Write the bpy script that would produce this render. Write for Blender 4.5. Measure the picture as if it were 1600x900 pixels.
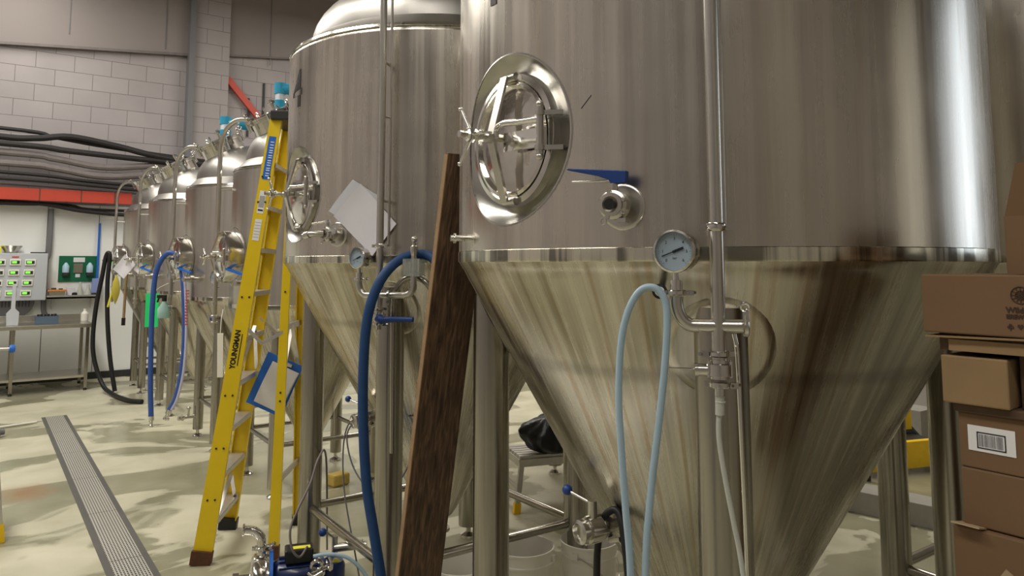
import bpy, math, random
from mathutils import Vector, Matrix
random.seed(7)
PI = math.pi
R = math.radians
S = bpy.context.scene
for o in list(bpy.data.objects): bpy.data.objects.remove(o)

# ------------------------------------------------------------ camera, world, lights
cd = bpy.data.cameras.new('camera'); cam = bpy.data.objects.new('camera', cd)
S.collection.objects.link(cam); S.camera = cam
cd.sensor_width = 36; cd.lens = 1155 / 1600 * 36
cd.shift_y = -145 / 1600
cd.clip_start = .05; cd.clip_end = 100
cam.location = (0, 0, 1.7)
cam.rotation_euler = (R(90 + 5.38), 0, R(-35.7))
S.view_settings.view_transform = 'Standard'
S.view_settings.look = 'None'
S.view_settings.gamma = 1
S.view_settings.use_curve_mapping = False
S.view_settings.exposure = 0.0
W = bpy.data.worlds.new('world'); S.world = W; W.use_nodes = True
W.node_tree.nodes['Background'].inputs[0].default_value = (.75, .85, 1, 1)
W.node_tree.nodes['Background'].inputs[1].default_value = .6

def area(name, loc, rot, sx, sy, power, col, spread=180):
    l = bpy.data.lights.new(name, 'AREA'); l.shape = 'RECTANGLE'; l.size = sx; l.size_y = sy
    l.energy = power; l.color = col; l.spread = R(spread)
    o = bpy.data.objects.new(name, l); o.location = loc; o.rotation_euler = rot
    S.collection.objects.link(o); return o
WARM = (1, .95, .87)
# ceiling lamps over the aisle and over the far tank row
for i, (x, y) in enumerate([(-1.4, -1.0), (-1.4, 4.0), (-1.0, 8.5), (.2, 11.2)]):
    area('ceiling_lamp_light', (x, y, 6.2), (0, 0, 0), .9, 4.0 if i < 3 else 2.0, [115, 190, 230, 75][i], WARM)
for i, (x, y) in enumerate([(4.7, -2.0), (6.0, 4.6), (5.6, 9.0)]):
    area('ceiling_lamp_light', (x, y, 6.2), (0, 0, 0), .6, 3.2, [0.5, 200, 180][i], WARM)
# daylight through the high window on the right and the narrow window in the front wall
area('daylight_right', (7.42, -2.0, 3.0), (0, R(90), 0), 2.8, 2.0, 20, (.78, .88, 1), 85)
area('daylight_front', (5.5, -4.92, 2.9), (R(-90), 0, R(180)), .45, 3.2, 7, (1, .93, .78), 90)

# ------------------------------------------------------------ helpers
class MB:
    def __init__(s, M=None):
        s.v = []; s.f = []; s.sm = []; s.M = M or Matrix()
    def _add(s, vs, fs, smooth, M=None):
        b = len(s.v); m = s.M @ M if M is not None else s.M
        s.v += [tuple(m @ Vector(v)) for v in vs]
        s.f += [tuple(b + i for i in f) for f in fs]; s.sm += [smooth] * len(fs)
        return s
    def box(s, c, d, rot=None, M=None, taper=1.0):
        x, y, z = d[0] / 2, d[1] / 2, d[2] / 2
        vs = []
        for k in (-1, 1):
            t = taper if k > 0 else 1
            for a, b in ((-1, -1), (1, -1), (1, 1), (-1, 1)): vs.append((a * x * t, b * y * t, k * z))
        m = Matrix.Translation(c)
        if rot is not None: m = m @ (rot if isinstance(rot, Matrix) else Matrix.Rotation(rot, 4, 'Z'))
        if M is not None: m = M @ m
        return s._add(vs, [(3, 2, 1, 0), (4, 5, 6, 7), (0, 1, 5, 4), (1, 2, 6, 5), (2, 3, 7, 6), (3, 0, 4, 7)], False, m)
    def lathe(s, prof, M=None, seg=32, a0=0, a1=2 * PI, smooth=True):
        full = abs(a1 - a0) > 6.28; n = seg if full else seg + 1
        vs = []; fs = []
        for r, z in prof:
            for i in range(n):
                a = a0 + (a1 - a0) * i / seg; vs.append((r * math.cos(a), r * math.sin(a), z))
        for j in range(len(prof) - 1):
            for i in range(seg if full else seg):
                i2 = (i + 1) % n if full else i + 1
                fs.append((j * n + i, j * n + i2, (j + 1) * n + i2, (j + 1) * n + i))
        return s._add(vs, fs, smooth, M)
    def tube(s, p0, p1, r0, r1=None, seg=20):
        p0 = Vector(p0); p1 = Vector(p1); d = p1 - p0
        if r1 is None: r1 = r0
        q = d.to_track_quat('Z', 'Y').to_matrix().to_4x4()
        L = d.length
        return s.lathe([(0, 0), (r0, 0), (r1, L), (0, L)], Matrix.Translation(p0) @ q, seg)
    def rev(s, p0, p1, prof, seg=24):
        """profile (r, t) with t in metres from p0 towards p1"""
        p0 = Vector(p0); d = Vector(p1) - p0
        return s.lathe(prof, Matrix.Translation(p0) @ d.to_track_quat('Z', 'Y').to_matrix().to_4x4(), seg)
    def path(s, pts, r, seg=12, sub=8, closed=False, smoothp=True):
        P = [Vector(p) for p in pts]
        if smoothp and len(P) > 2:
            Q = []
            n = len(P)
            for i in range(n - 1 if not closed else n):
                a = P[(i - 1) % n] if (closed or i > 0) else P[0] * 2 - P[1]
                b = P[i]; c = P[(i + 1) % n]
                d = P[(i + 2) % n] if (closed or i + 2 < n) else P[-1] * 2 - P[-2]
                for k in range(sub):
                    t = k / sub
                    Q.append(.5 * ((2 * b) + (c - a) * t + (2 * a - 5 * b + 4 * c - d) * t * t + (3 * b - a - 3 * c + d) * t ** 3))
            if not closed: Q.append(P[-1])
        else: Q = P
        n = len(Q); vs = []; fs = []
        T0 = (Q[1] - Q[0]).normalized(); N = T0.orthogonal().normalized()
        for i in range(n):
            if closed: T = (Q[(i + 1) % n] - Q[i - 1]).normalized()
            else: T = (Q[min(i + 1, n - 1)] - Q[max(i - 1, 0)]).normalized()
            N = (N - T * N.dot(T)).normalized(); B = T.cross(N)
            rr = r[min(len(r) - 1, int(i / max(1, n - 1) * (len(r) - 1) + .5))] if isinstance(r, (list, tuple)) else r
            for k in range(seg):
                a = 2 * PI * k / seg; vs.append(tuple(Q[i] + (N * math.cos(a) + B * math.sin(a)) * rr))
        for i in range(n if closed else n - 1):
            j = (i + 1) % n
            for k in range(seg): fs.append((i * seg + k, i * seg + (k + 1) % seg, j * seg + (k + 1) % seg, j * seg + k))
        if not closed:
            fs.append(tuple(range(seg - 1, -1, -1))); fs.append(tuple((n - 1) * seg + k for k in range(seg)))
        return s._add(vs, fs, True)
    def ball(s, c, r, seg=20, sc=(1, 1, 1)):
        prof = [(r * math.sin(PI * k / 12), -r * math.cos(PI * k / 12)) for k in range(13)]
        return s.lathe(prof, Matrix.Translation(c) @ Matrix.Diagonal((*sc, 1)), seg)
    def ring(s, c, axis, R1, r, seg=40, n=10):
        q = Vector(axis).to_track_quat('Z', 'Y').to_matrix().to_4x4()
        prof = [(R1 + r * math.cos(2 * PI * k / n), r * math.sin(2 * PI * k / n)) for k in range(n + 1)]
        return s.lathe(prof, Matrix.Translation(c) @ q, seg)
    def beam(s, p0, p1, w, d, wdir):
        p0 = Vector(p0); p1 = Vector(p1); z = (p1 - p0); L = z.length; z.normalize()
        x = Vector(wdir); x = (x - z * x.dot(z)).normalized(); y = z.cross(x)
        m = Matrix((x, y, z)).transposed().to_4x4(); m.translation = (p0 + p1) / 2
        return s.box((0, 0, 0), (w, d, L), M=m)
    def beam2(s, p0, p1, w0, w1, d, wdir, off=0.0):
        p0 = Vector(p0); p1 = Vector(p1); z = (p1 - p0); L = z.length; z.normalize()
        x = Vector(wdir); x = (x - z * x.dot(z)).normalized(); y = z.cross(x); vs = []
        for p, w in ((p0, w0), (p1, w1)):
            for a, b in ((-1, -1), (1, -1), (1, 1), (-1, 1)): vs.append(tuple(p + x * a * w / 2 + y * (b * d / 2 + off)))
        return s._add(vs, [(3, 2, 1, 0), (4, 5, 6, 7), (0, 1, 5, 4), (1, 2, 6, 5), (2, 3, 7, 6), (3, 0, 4, 7)], False)
    def prism(s, poly, th, M=None):
        """polygon in XZ plane, thickness along Y (centred)"""
        n = len(poly)
        vs = [(x, -th / 2, z) for x, z in poly] + [(x, th / 2, z) for x, z in poly]
        fs = [tuple(range(n)), tuple(range(2 * n - 1, n - 1, -1))]
        fs += [(i, i + n, (i + 1) % n + n, (i + 1) % n) for i in range(n)]
        return s._add(vs, fs, False, M)
    def grid(s, fn, nu, nv, smooth=True):
        vs = [fn(i / nu, j / nv) for j in range(nv + 1) for i in range(nu + 1)]
        fs = [(j * (nu + 1) + i, j * (nu + 1) + i + 1, (j + 1) * (nu + 1) + i + 1, (j + 1) * (nu + 1) + i) for j in range(nv) for i in range(nu)]
        return s._add(vs, fs, smooth)
    def build(s, name, mat, parent=None, bevel=0, label=None, sharp=35):
        me = bpy.data.meshes.new(name); me.from_pydata(s.v, [], s.f)
        me.materials.append(mat); me.polygons.foreach_set('use_smooth', s.sm); me.update()
        if any(s.sm): me.set_sharp_from_angle(angle=R(sharp))
        o = bpy.data.objects.new(name, me); S.collection.objects.link(o)
        if parent is not None: o.parent = parent
        if bevel:
            b = o.modifiers.new('b', 'BEVEL'); b.width = bevel; b.segments = 2; b.limit_method = 'ANGLE'; b.angle_limit = R(40)
        if label: o['label'] = label
        return o

def tag(o, label=None, cat=None, group=None, kind=None):
    if label: o['label'] = label
    if cat: o['category'] = cat
    if group: o['group'] = group
    if kind: o['kind'] = kind
    return o
def thing(name, label, cat, loc=(0, 0, 0), rz=0, group=None):
    o = bpy.data.objects.new(name, None); o.empty_display_size = .1
    o.location = loc; o.rotation_euler = (0, 0, rz); S.collection.objects.link(o)
    return tag(o, label, cat, group)
def struct(o): o['kind'] = 'structure'; return o

def frame(c, r, az, z=0):
    """x = right as seen facing the tank, y = inward, z = up"""
    a = R(az); n = Vector((math.cos(a), math.sin(a), 0)); rt = Vector((-n.y, n.x, 0))
    m = Matrix((rt, -n, Vector((0, 0, 1)))).transposed().to_4x4()
    m.translation = Vector((c[0], c[1], z)) + n * r
    return m

def text_mesh(body, size, extrude=.0004, bold=0, align='CENTER'):
    cu = bpy.data.curves.new('txt', 'FONT'); cu.body = body; cu.size = size; cu.extrude = extrude
    cu.align_x = align; cu.align_y = 'CENTER'; cu.offset = bold; cu.resolution_u = 3
    o = bpy.data.objects.new('txt', cu); S.collection.objects.link(o)
    dg = bpy.context.evaluated_depsgraph_get(); me = bpy.data.meshes.new_from_object(o.evaluated_get(dg))
    vs = [v.co.copy() for v in me.vertices]; fs = [tuple(p.vertices) for p in me.polygons]
    bpy.data.objects.remove(o); bpy.data.curves.remove(cu); bpy.data.meshes.remove(me)
    return vs, fs
def text(name, body, size, M, mat, parent=None, bold=0, sx=1.0, fn=None, label=None, align='CENTER'):
    vs, fs = text_mesh(body, size, bold=bold, align=align)
    b = MB()
    if fn: vs = [fn(v) for v in vs]
    else: vs = [M @ Vector((v.x * sx, v.y, v.z)) for v in vs]
    b._add(vs, fs, False)
    return b.build(name, mat, parent, label=label)

# ------------------------------------------------------------ materials
def newmat(name):
    m = bpy.data.materials.new(name); m.use_nodes = True; nt = m.node_tree
    return m, nt, nt.nodes['Principled BSDF']
def mat(name, col, rough=.5, metal=0, noise=0, nscale=20, bump=0, emis=0, alpha=1, trans=0, ior=1.45, coat=0):
    m, nt, b = newmat(name); L = nt.links; N = nt.nodes
    b.inputs['Base Color'].default_value = (*col, 1); b.inputs['Roughness'].default_value = rough
    b.inputs['Metallic'].default_value = metal; b.inputs['IOR'].default_value = ior
    b.inputs['Transmission Weight'].default_value = trans; b.inputs['Coat Weight'].default_value = coat
    if emis:
        b.inputs['Emission Color'].default_value = (*col, 1); b.inputs['Emission Strength'].default_value = emis
    if noise or bump:
        tc = N.new('ShaderNodeTexCoord'); nz = N.new('ShaderNodeTexNoise'); nz.inputs['Scale'].default_value = nscale
        nz.inputs['Detail'].default_value = 5; L.new(tc.outputs['Object'], nz.inputs['Vector'])
        if noise:
            mx = N.new('ShaderNodeMix'); mx.data_type = 'RGBA'
            mx.inputs[6].default_value = (*[c * (1 - noise) for c in col], 1); mx.inputs[7].default_value = (*[min(1, c * (1 + noise)) for c in col], 1)
            L.new(nz.outputs['Fac'], mx.inputs[0]); L.new(mx.outputs[2], b.inputs['Base Color'])
        if bump:
            bp = N.new('ShaderNodeBump'); bp.inputs['Strength'].default_value = bump; bp.inputs['Distance'].default_value = .01
            L.new(nz.outputs['Fac'], bp.inputs['Height']); L.new(bp.outputs[0], b.inputs['Normal'])
    return m
def ramp(nt, src, stops):
    r = nt.nodes.new('ShaderNodeValToRGB'); e = r.color_ramp.elements
    while len(e) < len(stops): e.new(.5)
    for i, (p, c) in enumerate(stops):
        e[i].position = p; e[i].color = (*c, 1) if len(c) == 3 else c
    nt.links.new(src, r.inputs[0]); return r.outputs[0]
def math_(nt, op, a, b=None, c=None):
    n = nt.nodes.new('ShaderNodeMath'); n.operation = op
    for i, v in enumerate((a, b, c)):
        if v is None: continue
        if isinstance(v, (int, float)): n.inputs[i].default_value = v
        else: nt.links.new(v, n.inputs[i])
    return n.outputs[0]
def steel(name, col=(.56, .53, .48), rough=.3, streak=True, cs=.35, var=.12, k=14., zk=.5, bump=.008, stains=0.0, aniso=0.0, dark_band_z=0, hard=0):
    """brushed stainless with streaks that run up the shell (angle, height) coordinates"""
    m, nt, b = newmat(name); L = nt.links; N = nt.nodes
    b.inputs['Metallic'].default_value = 1
    tc = N.new('ShaderNodeTexCoord'); sp = N.new('ShaderNodeSeparateXYZ'); L.new(tc.outputs['Object'], sp.inputs[0])
    ang = math_(nt, 'ARCTAN2', sp.outputs[1], math_(nt, 'MULTIPLY', sp.outputs[0], -1.0))
    cb = N.new('ShaderNodeCombineXYZ'); L.new(math_(nt, 'MULTIPLY', ang, k), cb.inputs[0]); L.new(math_(nt, 'MULTIPLY', sp.outputs[2], zk), cb.inputs[1])
    n1 = N.new('ShaderNodeTexNoise'); n1.inputs['Scale'].default_value = 1; n1.inputs['Detail'].default_value = 4; n1.inputs['Roughness'].default_value = .58
    L.new(cb.outputs[0], n1.inputs['Vector'])
    n2 = N.new('ShaderNodeTexNoise'); n2.inputs['Scale'].default_value = 3.5; n2.inputs['Detail'].default_value = 4; L.new(tc.outputs['Object'], n2.inputs['Vector'])
    mixf = math_(nt, 'ADD', math_(nt, 'MULTIPLY', n1.outputs['Fac'], .72), math_(nt, 'MULTIPLY', n2.outputs['Fac'], .28))
    lo = [c * (1 - cs) for c in col]; hi = [min(1, c * (1 + cs * .8)) for c in col]
    cr = ramp(nt, mixf, [(.47, lo), (.5, col), (.54, hi)] if hard else [(.33, lo), (.5, col), (.68, hi)])
    if dark_band_z:  # darker band around this height
        dz = math_(nt, 'ABSOLUTE', math_(nt, 'SUBTRACT', sp.outputs[2], dark_band_z))
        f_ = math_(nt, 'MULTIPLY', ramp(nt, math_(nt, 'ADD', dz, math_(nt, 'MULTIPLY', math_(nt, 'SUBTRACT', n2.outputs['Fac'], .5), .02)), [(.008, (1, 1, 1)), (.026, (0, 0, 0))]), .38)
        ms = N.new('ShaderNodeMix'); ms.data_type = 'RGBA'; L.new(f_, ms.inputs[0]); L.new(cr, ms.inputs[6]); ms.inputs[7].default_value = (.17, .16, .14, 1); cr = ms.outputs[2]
    L.new(cr, b.inputs['Base Color'])
    if stains:
        cb2 = N.new('ShaderNodeCombineXYZ'); L.new(math_(nt, 'MULTIPLY', ang, 26.), cb2.inputs[0]); L.new(math_(nt, 'MULTIPLY', sp.outputs[2], 1.4), cb2.inputs[1])
        n3 = N.new('ShaderNodeTexNoise'); n3.inputs['Scale'].default_value = 1; n3.inputs['Detail'].default_value = 3; L.new(cb2.outputs[0], n3.inputs['Vector'])
        fac = ramp(nt, n3.outputs['Fac'], [(.52, (0, 0, 0)), (.68, (1, 1, 1))])
        mx = N.new('ShaderNodeMix'); mx.data_type = 'RGBA'; L.new(math_(nt, 'MULTIPLY', fac, stains), mx.inputs[0])
        L.new(cr, mx.inputs[6]); mx.inputs[7].default_value = (.34, .25, .15, 1); L.new(mx.outputs[2], b.inputs['Base Color'])
    rr = math_(nt, 'ADD', math_(nt, 'MULTIPLY', math_(nt, 'SUBTRACT', mixf, .5), var * 4), rough)
    L.new(rr, b.inputs['Roughness'])
    if bump:
        bp = N.new('ShaderNodeBump'); bp.inputs['Strength'].default_value = bump * 10; bp.inputs['Distance'].default_value = .002
        L.new(mixf, bp.inputs['Height']); L.new(bp.outputs[0], b.inputs['Normal'])
    if aniso: b.inputs['Anisotropic'].default_value = aniso
    return m
M = {}
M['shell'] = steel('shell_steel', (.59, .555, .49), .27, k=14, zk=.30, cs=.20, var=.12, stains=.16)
M['cone'] = steel('cone_steel', (.50, .47, .40), .26, k=26, zk=.9, cs=.34, var=.12, stains=.6, dark_band_z=1.42)
M['small_shell'] = steel('small_shell_steel', (.56, .53, .48), .32, k=9, zk=.4, cs=.2, var=.08)
M['dome'] = steel('dome_steel', (.42, .405, .38), .40, k=4, zk=3, cs=.12, var=.06)
M['band'] = steel('band_steel', (.56, .54, .46), .22, k=15, zk=.2, cs=.5, var=.2, hard=1)
M['leg'] = steel('leg_steel', (.37, .35, .305), .24, k=3, zk=.3, cs=.12, var=.05)
M['polish'] = mat('polished_steel', (.66, .64, .60), .16, 1, noise=.08, nscale=9)
M['satin'] = mat('satin_steel', (.58, .56, .51), .28, 1, noise=.12, nscale=14)
M['bright'] = mat('bright_steel', (.78, .77, .73), .10, 1)
M['wrinkle'] = mat('dished_steel', (.70, .67, .62), .13, 1, noise=.1, nscale=12, bump=.35)
M['collar'] = mat('collar_steel', (.42, .41, .38), .24, 1, noise=.1, nscale=6)
M['black'] = mat('black_rubber', (.012, .012, .013), .5, noise=.2)
M['black_gloss'] = mat('black_plastic_film', (.006, .0065, .008), .38, bump=.9, nscale=14)
M['number'] = mat('number_decal', (.012, .012, .014), .45)
M['blue_handle'] = mat('blue_handle', (.012, .05, .22), .45, noise=.1)
M['blue_bright'] = mat('bright_blue_handle', (.02, .15, .6), .4)
M['blue_hose'] = mat('blue_rubber', (.012, .055, .17), .6, noise=.15, nscale=30, bump=.05)
M['blue_hose2'] = mat('blue_braided', (.04, .10, .36), .5, noise=.15, nscale=30)
M['white_stripe'] = mat('pale_lilac_stripe', (.62, .62, .80), .5)
M['red_ink'] = mat('red_ink', (.55, .06, .05), .5)
M['clear_blue'] = mat('pale_blue_silicone', (.44, .60, .72), .3, trans=.12, noise=.05)
M['clear_white'] = mat('milky_silicone', (.62, .64, .58), .3, trans=.15)
M['white_pl'] = mat('white_plastic', (.84, .82, .74), .42, noise=.04, nscale=8)
M['paper'] = mat('paper', (.72, .71, .76), .7, noise=.03)
M['paper_w'] = mat('white_paper', (.82, .82, .82), .7)
M['paper_grey'] = mat('grey_print', (.25, .25, .27), .7)
M['sheet'] = mat('plastic_sleeve', (.55, .56, .60), .3)
M['dial'] = mat('dial', (.31, .39, .46), .35)
M['ink'] = mat('ink', (.01, .012, .02), .5)
M['glass'] = mat('clear_plastic', (.85, .88, .86), .08, trans=.85, ior=1.3)
M['yellow'] = mat('yellow_fibreglass', (.78, .56, .01), .38, noise=.10, nscale=7)
M['yellow_dirty'] = mat('dirty_yellow', (.55, .33, .02), .5, noise=.25, nscale=14)
M['alu'] = mat('aluminium', (.62, .60, .56), .38, .85, noise=.15, nscale=18)
M['rust'] = mat('rusty_foot', (.09, .035, .015), .7, noise=.4, nscale=40)
M['wood'] = None
M['card'] = mat('cardboard', (.185, .108, .055), .75, noise=.10, nscale=5)
M['card_light'] = mat('pale_cardboard', (.29, .19, .095), .75, noise=.22, nscale=9)
M['card_dark'] = mat('worn_shaded_cardboard', (.10, .06, .035), .8, noise=.35, nscale=12)  # worn card; also the shade painted as a box beside the pale one
M['card_in'] = mat('cardboard_inner', (.42, .31, .19), .75, noise=.1, nscale=8)
M['stamp'] = mat('brown_print', (.055, .028, .018), .7)
M['red'] = mat('red_paint', (.50, .06, .035), .45, noise=.12, nscale=6)
M['pvc'] = mat('white_pipe', (.62, .68, .74), .35)
M['teal'] = mat('teal_fitting', (.02, .30, .48), .4)
M['cable'] = mat('dark_cable', (.018, .016, .016), .6, noise=.3)
M['cable_grey'] = mat('grey_cable_sleeve', (.17, .15, .145), .6, noise=.35, nscale=8)
M['conduit'] = mat('grey_conduit', (.17, .17, .18), .5)
M['panel'] = mat('grey_enclosure', (.50, .53, .56), .45)
M['led'] = mat('green_display', (.15, .95, .05), .4, emis=1.6)
M['eye_green'] = mat('green_board', (.006, .13, .06), .4)
M['green_card'] = mat('bright_green_card', (.02, .72, .20), .5)
M['pale_bottle'] = mat('pale_green_bottle', (.50, .78, .72), .3, trans=.25)
M['steps_yellow'] = mat('step_nosing_yellow', (.85, .55, .01), .5, noise=.08)
M['dark_steel'] = mat('dark_painted_steel', (.03, .03, .03), .45)
M['kerb'] = mat('grey_channel', (.34, .33, .29), .5, noise=.15)
M['sponge'] = mat('sponge', (.62, .46, .12), .9, noise=.2, bump=.3, nscale=60)
M['motor_blue'] = mat('motor_blue', (.008, .025, .11), .3, coat=.3)
M['tag_yellow'] = mat('yellow_sticker', (.85, .78, .05), .5)
M['orange'] = mat('orange_tray', (.6, .24, .05), .5)
M['lilac'] = mat('blue_folder', (.25, .32, .62), .5)
M['yellow_glove'] = mat('yellow_brush', (.50, .42, .06), .7)

def wood():
    m, nt, b = newmat('weathered_plank'); L = nt.links; N = nt.nodes
    tc = N.new('ShaderNodeTexCoord'); mp = N.new('ShaderNodeMapping'); mp.inputs['Scale'].default_value = (75, 40, 1.6)
    L.new(tc.outputs['Object'], mp.inputs[0]); n = N.new('ShaderNodeTexNoise'); n.inputs['Scale'].default_value = 1.2; n.inputs['Detail'].default_value = 7
    n.inputs['Distortion'].default_value = .6; L.new(mp.outputs[0], n.inputs['Vector'])
    L.new(ramp(nt, n.outputs['Fac'], [(.3, (.030, .017, .010)), (.5, (.095, .052, .028)), (.7, (.19, .11, .062))]), b.inputs['Base Color'])
    b.inputs['Roughness'].default_value = .6
    bp = N.new('ShaderNodeBump'); bp.inputs['Strength'].default_value = .35; bp.inputs['Distance'].default_value = .004
    L.new(n.outputs['Fac'], bp.inputs['Height']); L.new(bp.outputs[0], b.inputs['Normal'])
    return m
M['wood'] = wood()
M['wood_edge'] = mat('plank_edge', (.30, .19, .10), .7, noise=.3, nscale=25)

def blocks(name, col=(.62, .55, .53), off=(0, 0)):
    m, nt, b = newmat(name); L = nt.links; N = nt.nodes
    tc = N.new('ShaderNodeTexCoord'); sp = N.new('ShaderNodeSeparateXYZ'); L.new(tc.outputs['Object'], sp.inputs[0])
    cb = N.new('ShaderNodeCombineXYZ'); L.new(math_(nt, 'ADD', math_(nt, 'ADD', sp.outputs[0], sp.outputs[1]), 20 + off[0]), cb.inputs[0]); L.new(math_(nt, 'ADD', sp.outputs[2], off[1]), cb.inputs[1])
    br = N.new('ShaderNodeTexBrick'); br.inputs['Scale'].default_value = 1; br.inputs['Brick Width'].default_value = .5; br.inputs['Row Height'].default_value = .251
    br.inputs['Mortar Size'].default_value = .006; br.inputs['Mortar Smooth'].default_value = .6; br.offset = .5
    br.inputs['Color1'].default_value = (*[c * .96 for c in col], 1); br.inputs['Color2'].default_value = (*[c * 1.03 for c in col], 1)
    br.inputs['Mortar'].default_value = (*[c * .62 for c in col], 1); L.new(cb.outputs[0], br.inputs['Vector'])
    nz = N.new('ShaderNodeTexNoise'); nz.inputs['Scale'].default_value = 1.3; nz.inputs['Detail'].default_value = 5; L.new(tc.outputs['Object'], nz.inputs['Vector'])
    mx = N.new('ShaderNodeMix'); mx.data_type = 'RGBA'; mx.blend_type = 'MULTIPLY'; mx.inputs[0].default_value = .35
    L.new(br.outputs['Color'], mx.inputs[6]); L.new(nz.outputs['Fac'], mx.inputs[7]); L.new(mx.outputs[2], b.inputs['Base Color'])
    bp = N.new('ShaderNodeBump'); bp.invert = True; bp.inputs['Strength'].default_value = .6; bp.inputs['Distance'].default_value = .008
    L.new(br.outputs['Fac'], bp.inputs['Height']); L.new(bp.outputs[0], b.inputs['Normal']); b.inputs['Roughness'].default_value = .7
    return m
M['blocks'] = blocks('painted_blocks', (.42, .385, .39), (.07, .14))
M['render'] = mat('painted_panel', (.255, .225, .215), .7, noise=.06, nscale=1.5)
M['white_wall'] = mat('white_cladding', (.84, .86, .84), .5, noise=.04, nscale=1.2)
M['ceil'] = mat('ceiling_sheet', (.30, .28, .26), .8)
M['rear_wall'] = mat('rear_wall_paint', (.38, .35, .32), .7, noise=.1, nscale=.8)

def floor_mat():
    m, nt, b = newmat('resin_floor'); L = nt.links; N = nt.nodes
    tc = N.new('ShaderNodeTexCoord')
    def nz(scale, det=4, dist=0., vec=None):
        n = N.new('ShaderNodeTexNoise'); n.inputs['Scale'].default_value = scale; n.inputs['Detail'].default_value = det
        n.inputs['Distortion'].default_value = dist; L.new(vec or tc.outputs['Object'], n.inputs['Vector']); return n.outputs['Fac']
    mp = N.new('ShaderNodeMapping'); mp.inputs['Scale'].default_value = (.55, .9, 1); mp.inputs['Rotation'].default_value = (0, 0, .5); L.new(tc.outputs['Object'], mp.inputs[0])
    wet = ramp(nt, nz(1.15, 4, 1.1, mp.outputs[0]), [(.47, (0, 0, 0)), (.505, (1, 1, 1))])
    base = ramp(nt, nz(2.2, 6, .4), [(.3, (.46, .445, .315)), (.55, (.60, .575, .43)), (.75, (.69, .665, .51))])
    mx = N.new('ShaderNodeMix'); mx.data_type = 'RGBA'; mx.blend_type = 'MULTIPLY'; L.new(math_(nt, 'MULTIPLY', wet, .85), mx.inputs[0])
    L.new(base, mx.inputs[6]); mx.inputs[7].default_value = (.50, .50, .43, 1)
    # rusty stain beside the drain
    sp = N.new('ShaderNodeSeparateXYZ'); L.new(tc.outputs['Object'], sp.inputs[0])
    dx = math_(nt, 'MULTIPLY', math_(nt, 'SUBTRACT', sp.outputs[0], .35), 2.2); dy = math_(nt, 'MULTIPLY', math_(nt, 'SUBTRACT', sp.outputs[1], 6.75), 1.9)
    d = math_(nt, 'SQRT', math_(nt, 'ADD', math_(nt, 'MULTIPLY', dx, dx), math_(nt, 'MULTIPLY', dy, dy)))
    st = ramp(nt, math_(nt, 'ADD', d, math_(nt, 'MULTIPLY', nz(3), .8)), [(.4, (1, 1, 1)), (1.3, (0, 0, 0))])
    m2 = N.new('ShaderNodeMix'); m2.data_type = 'RGBA'; L.new(math_(nt, 'MULTIPLY', st, .8), m2.inputs[0]); L.new(mx.outputs[2], m2.inputs[6]); m2.inputs[7].default_value = (.36, .17, .06, 1)
    L.new(m2.outputs[2], b.inputs['Base Color'])
    L.new(ramp(nt, wet, [(0, (.42,) * 3), (1, (.20,) * 3)]), b.inputs['Roughness'])
    bp = N.new('ShaderNodeBump'); bp.inputs['Strength'].default_value = .25; bp.inputs['Distance'].default_value = .004
    L.new(nz(14, 5), bp.inputs['Height']); L.new(bp.outputs[0], b.inputs['Normal'])
    return m
M['floor'] = floor_mat()
def grate_mat():
    m, nt, b = newmat('drain_grating'); L = nt.links; N = nt.nodes
    tc = N.new('ShaderNodeTexCoord'); sp = N.new('ShaderNodeSeparateXYZ'); L.new(tc.outputs['Object'], sp.inputs[0])
    a = math_(nt, 'GREATER_THAN', math_(nt, 'FRACT', math_(nt, 'MULTIPLY', sp.outputs[0], 62)), .45)
    c = math_(nt, 'GREATER_THAN', math_(nt, 'FRACT', math_(nt, 'MULTIPLY', sp.outputs[1], 34)), .3)
    f = math_(nt, 'MULTIPLY', a, c)
    L.new(ramp(nt, f, [(0, (.85, .83, .76)), (1, (.035, .033, .03))]), b.inputs['Base Color'])
    b.inputs['Roughness'].default_value = .35; L.new(math_(nt, 'MULTIPLY', math_(nt, 'SUBTRACT', 1.0, f), .6), b.inputs['Metallic'])
    return m
M['grate'] = grate_mat()

# ------------------------------------------------------------ the room
YW = 12.9; X0, X1, Y0, Z1 = -4.5, 7.5, -5.0, 6.6
def plane(name, c, d, m): return struct(MB().box(c, d).build(name, m))
plane('floor', ((X0 + X1) / 2, (Y0 + YW) / 2, -.05), (X1 - X0 + .4, YW - Y0 + .4, .1), M['floor'])
plane('wall_back', ((X0 + X1) / 2, YW + .1, Z1 / 2), (X1 - X0 + .4, .2, Z1), M['blocks'])
plane('wall_left', (X0 - .1, (Y0 + YW) / 2, Z1 / 2), (.2, YW - Y0, Z1), M['blocks'])
plane('wall_right', (X1 + .1, (Y0 + YW) / 2, Z1 / 2), (.2, YW - Y0, Z1), M['rear_wall'])
plane('wall_front', ((X0 + X1) / 2, Y0 - .1, Z1 / 2), (X1 - X0 + .4, .2, Z1), M['rear_wall'])
plane('ceiling', ((X0 + X1) / 2, (Y0 + YW) / 2, Z1 + .05), (X1 - X0 + .4, YW - Y0 + .4, .1), M['ceil'])
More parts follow.
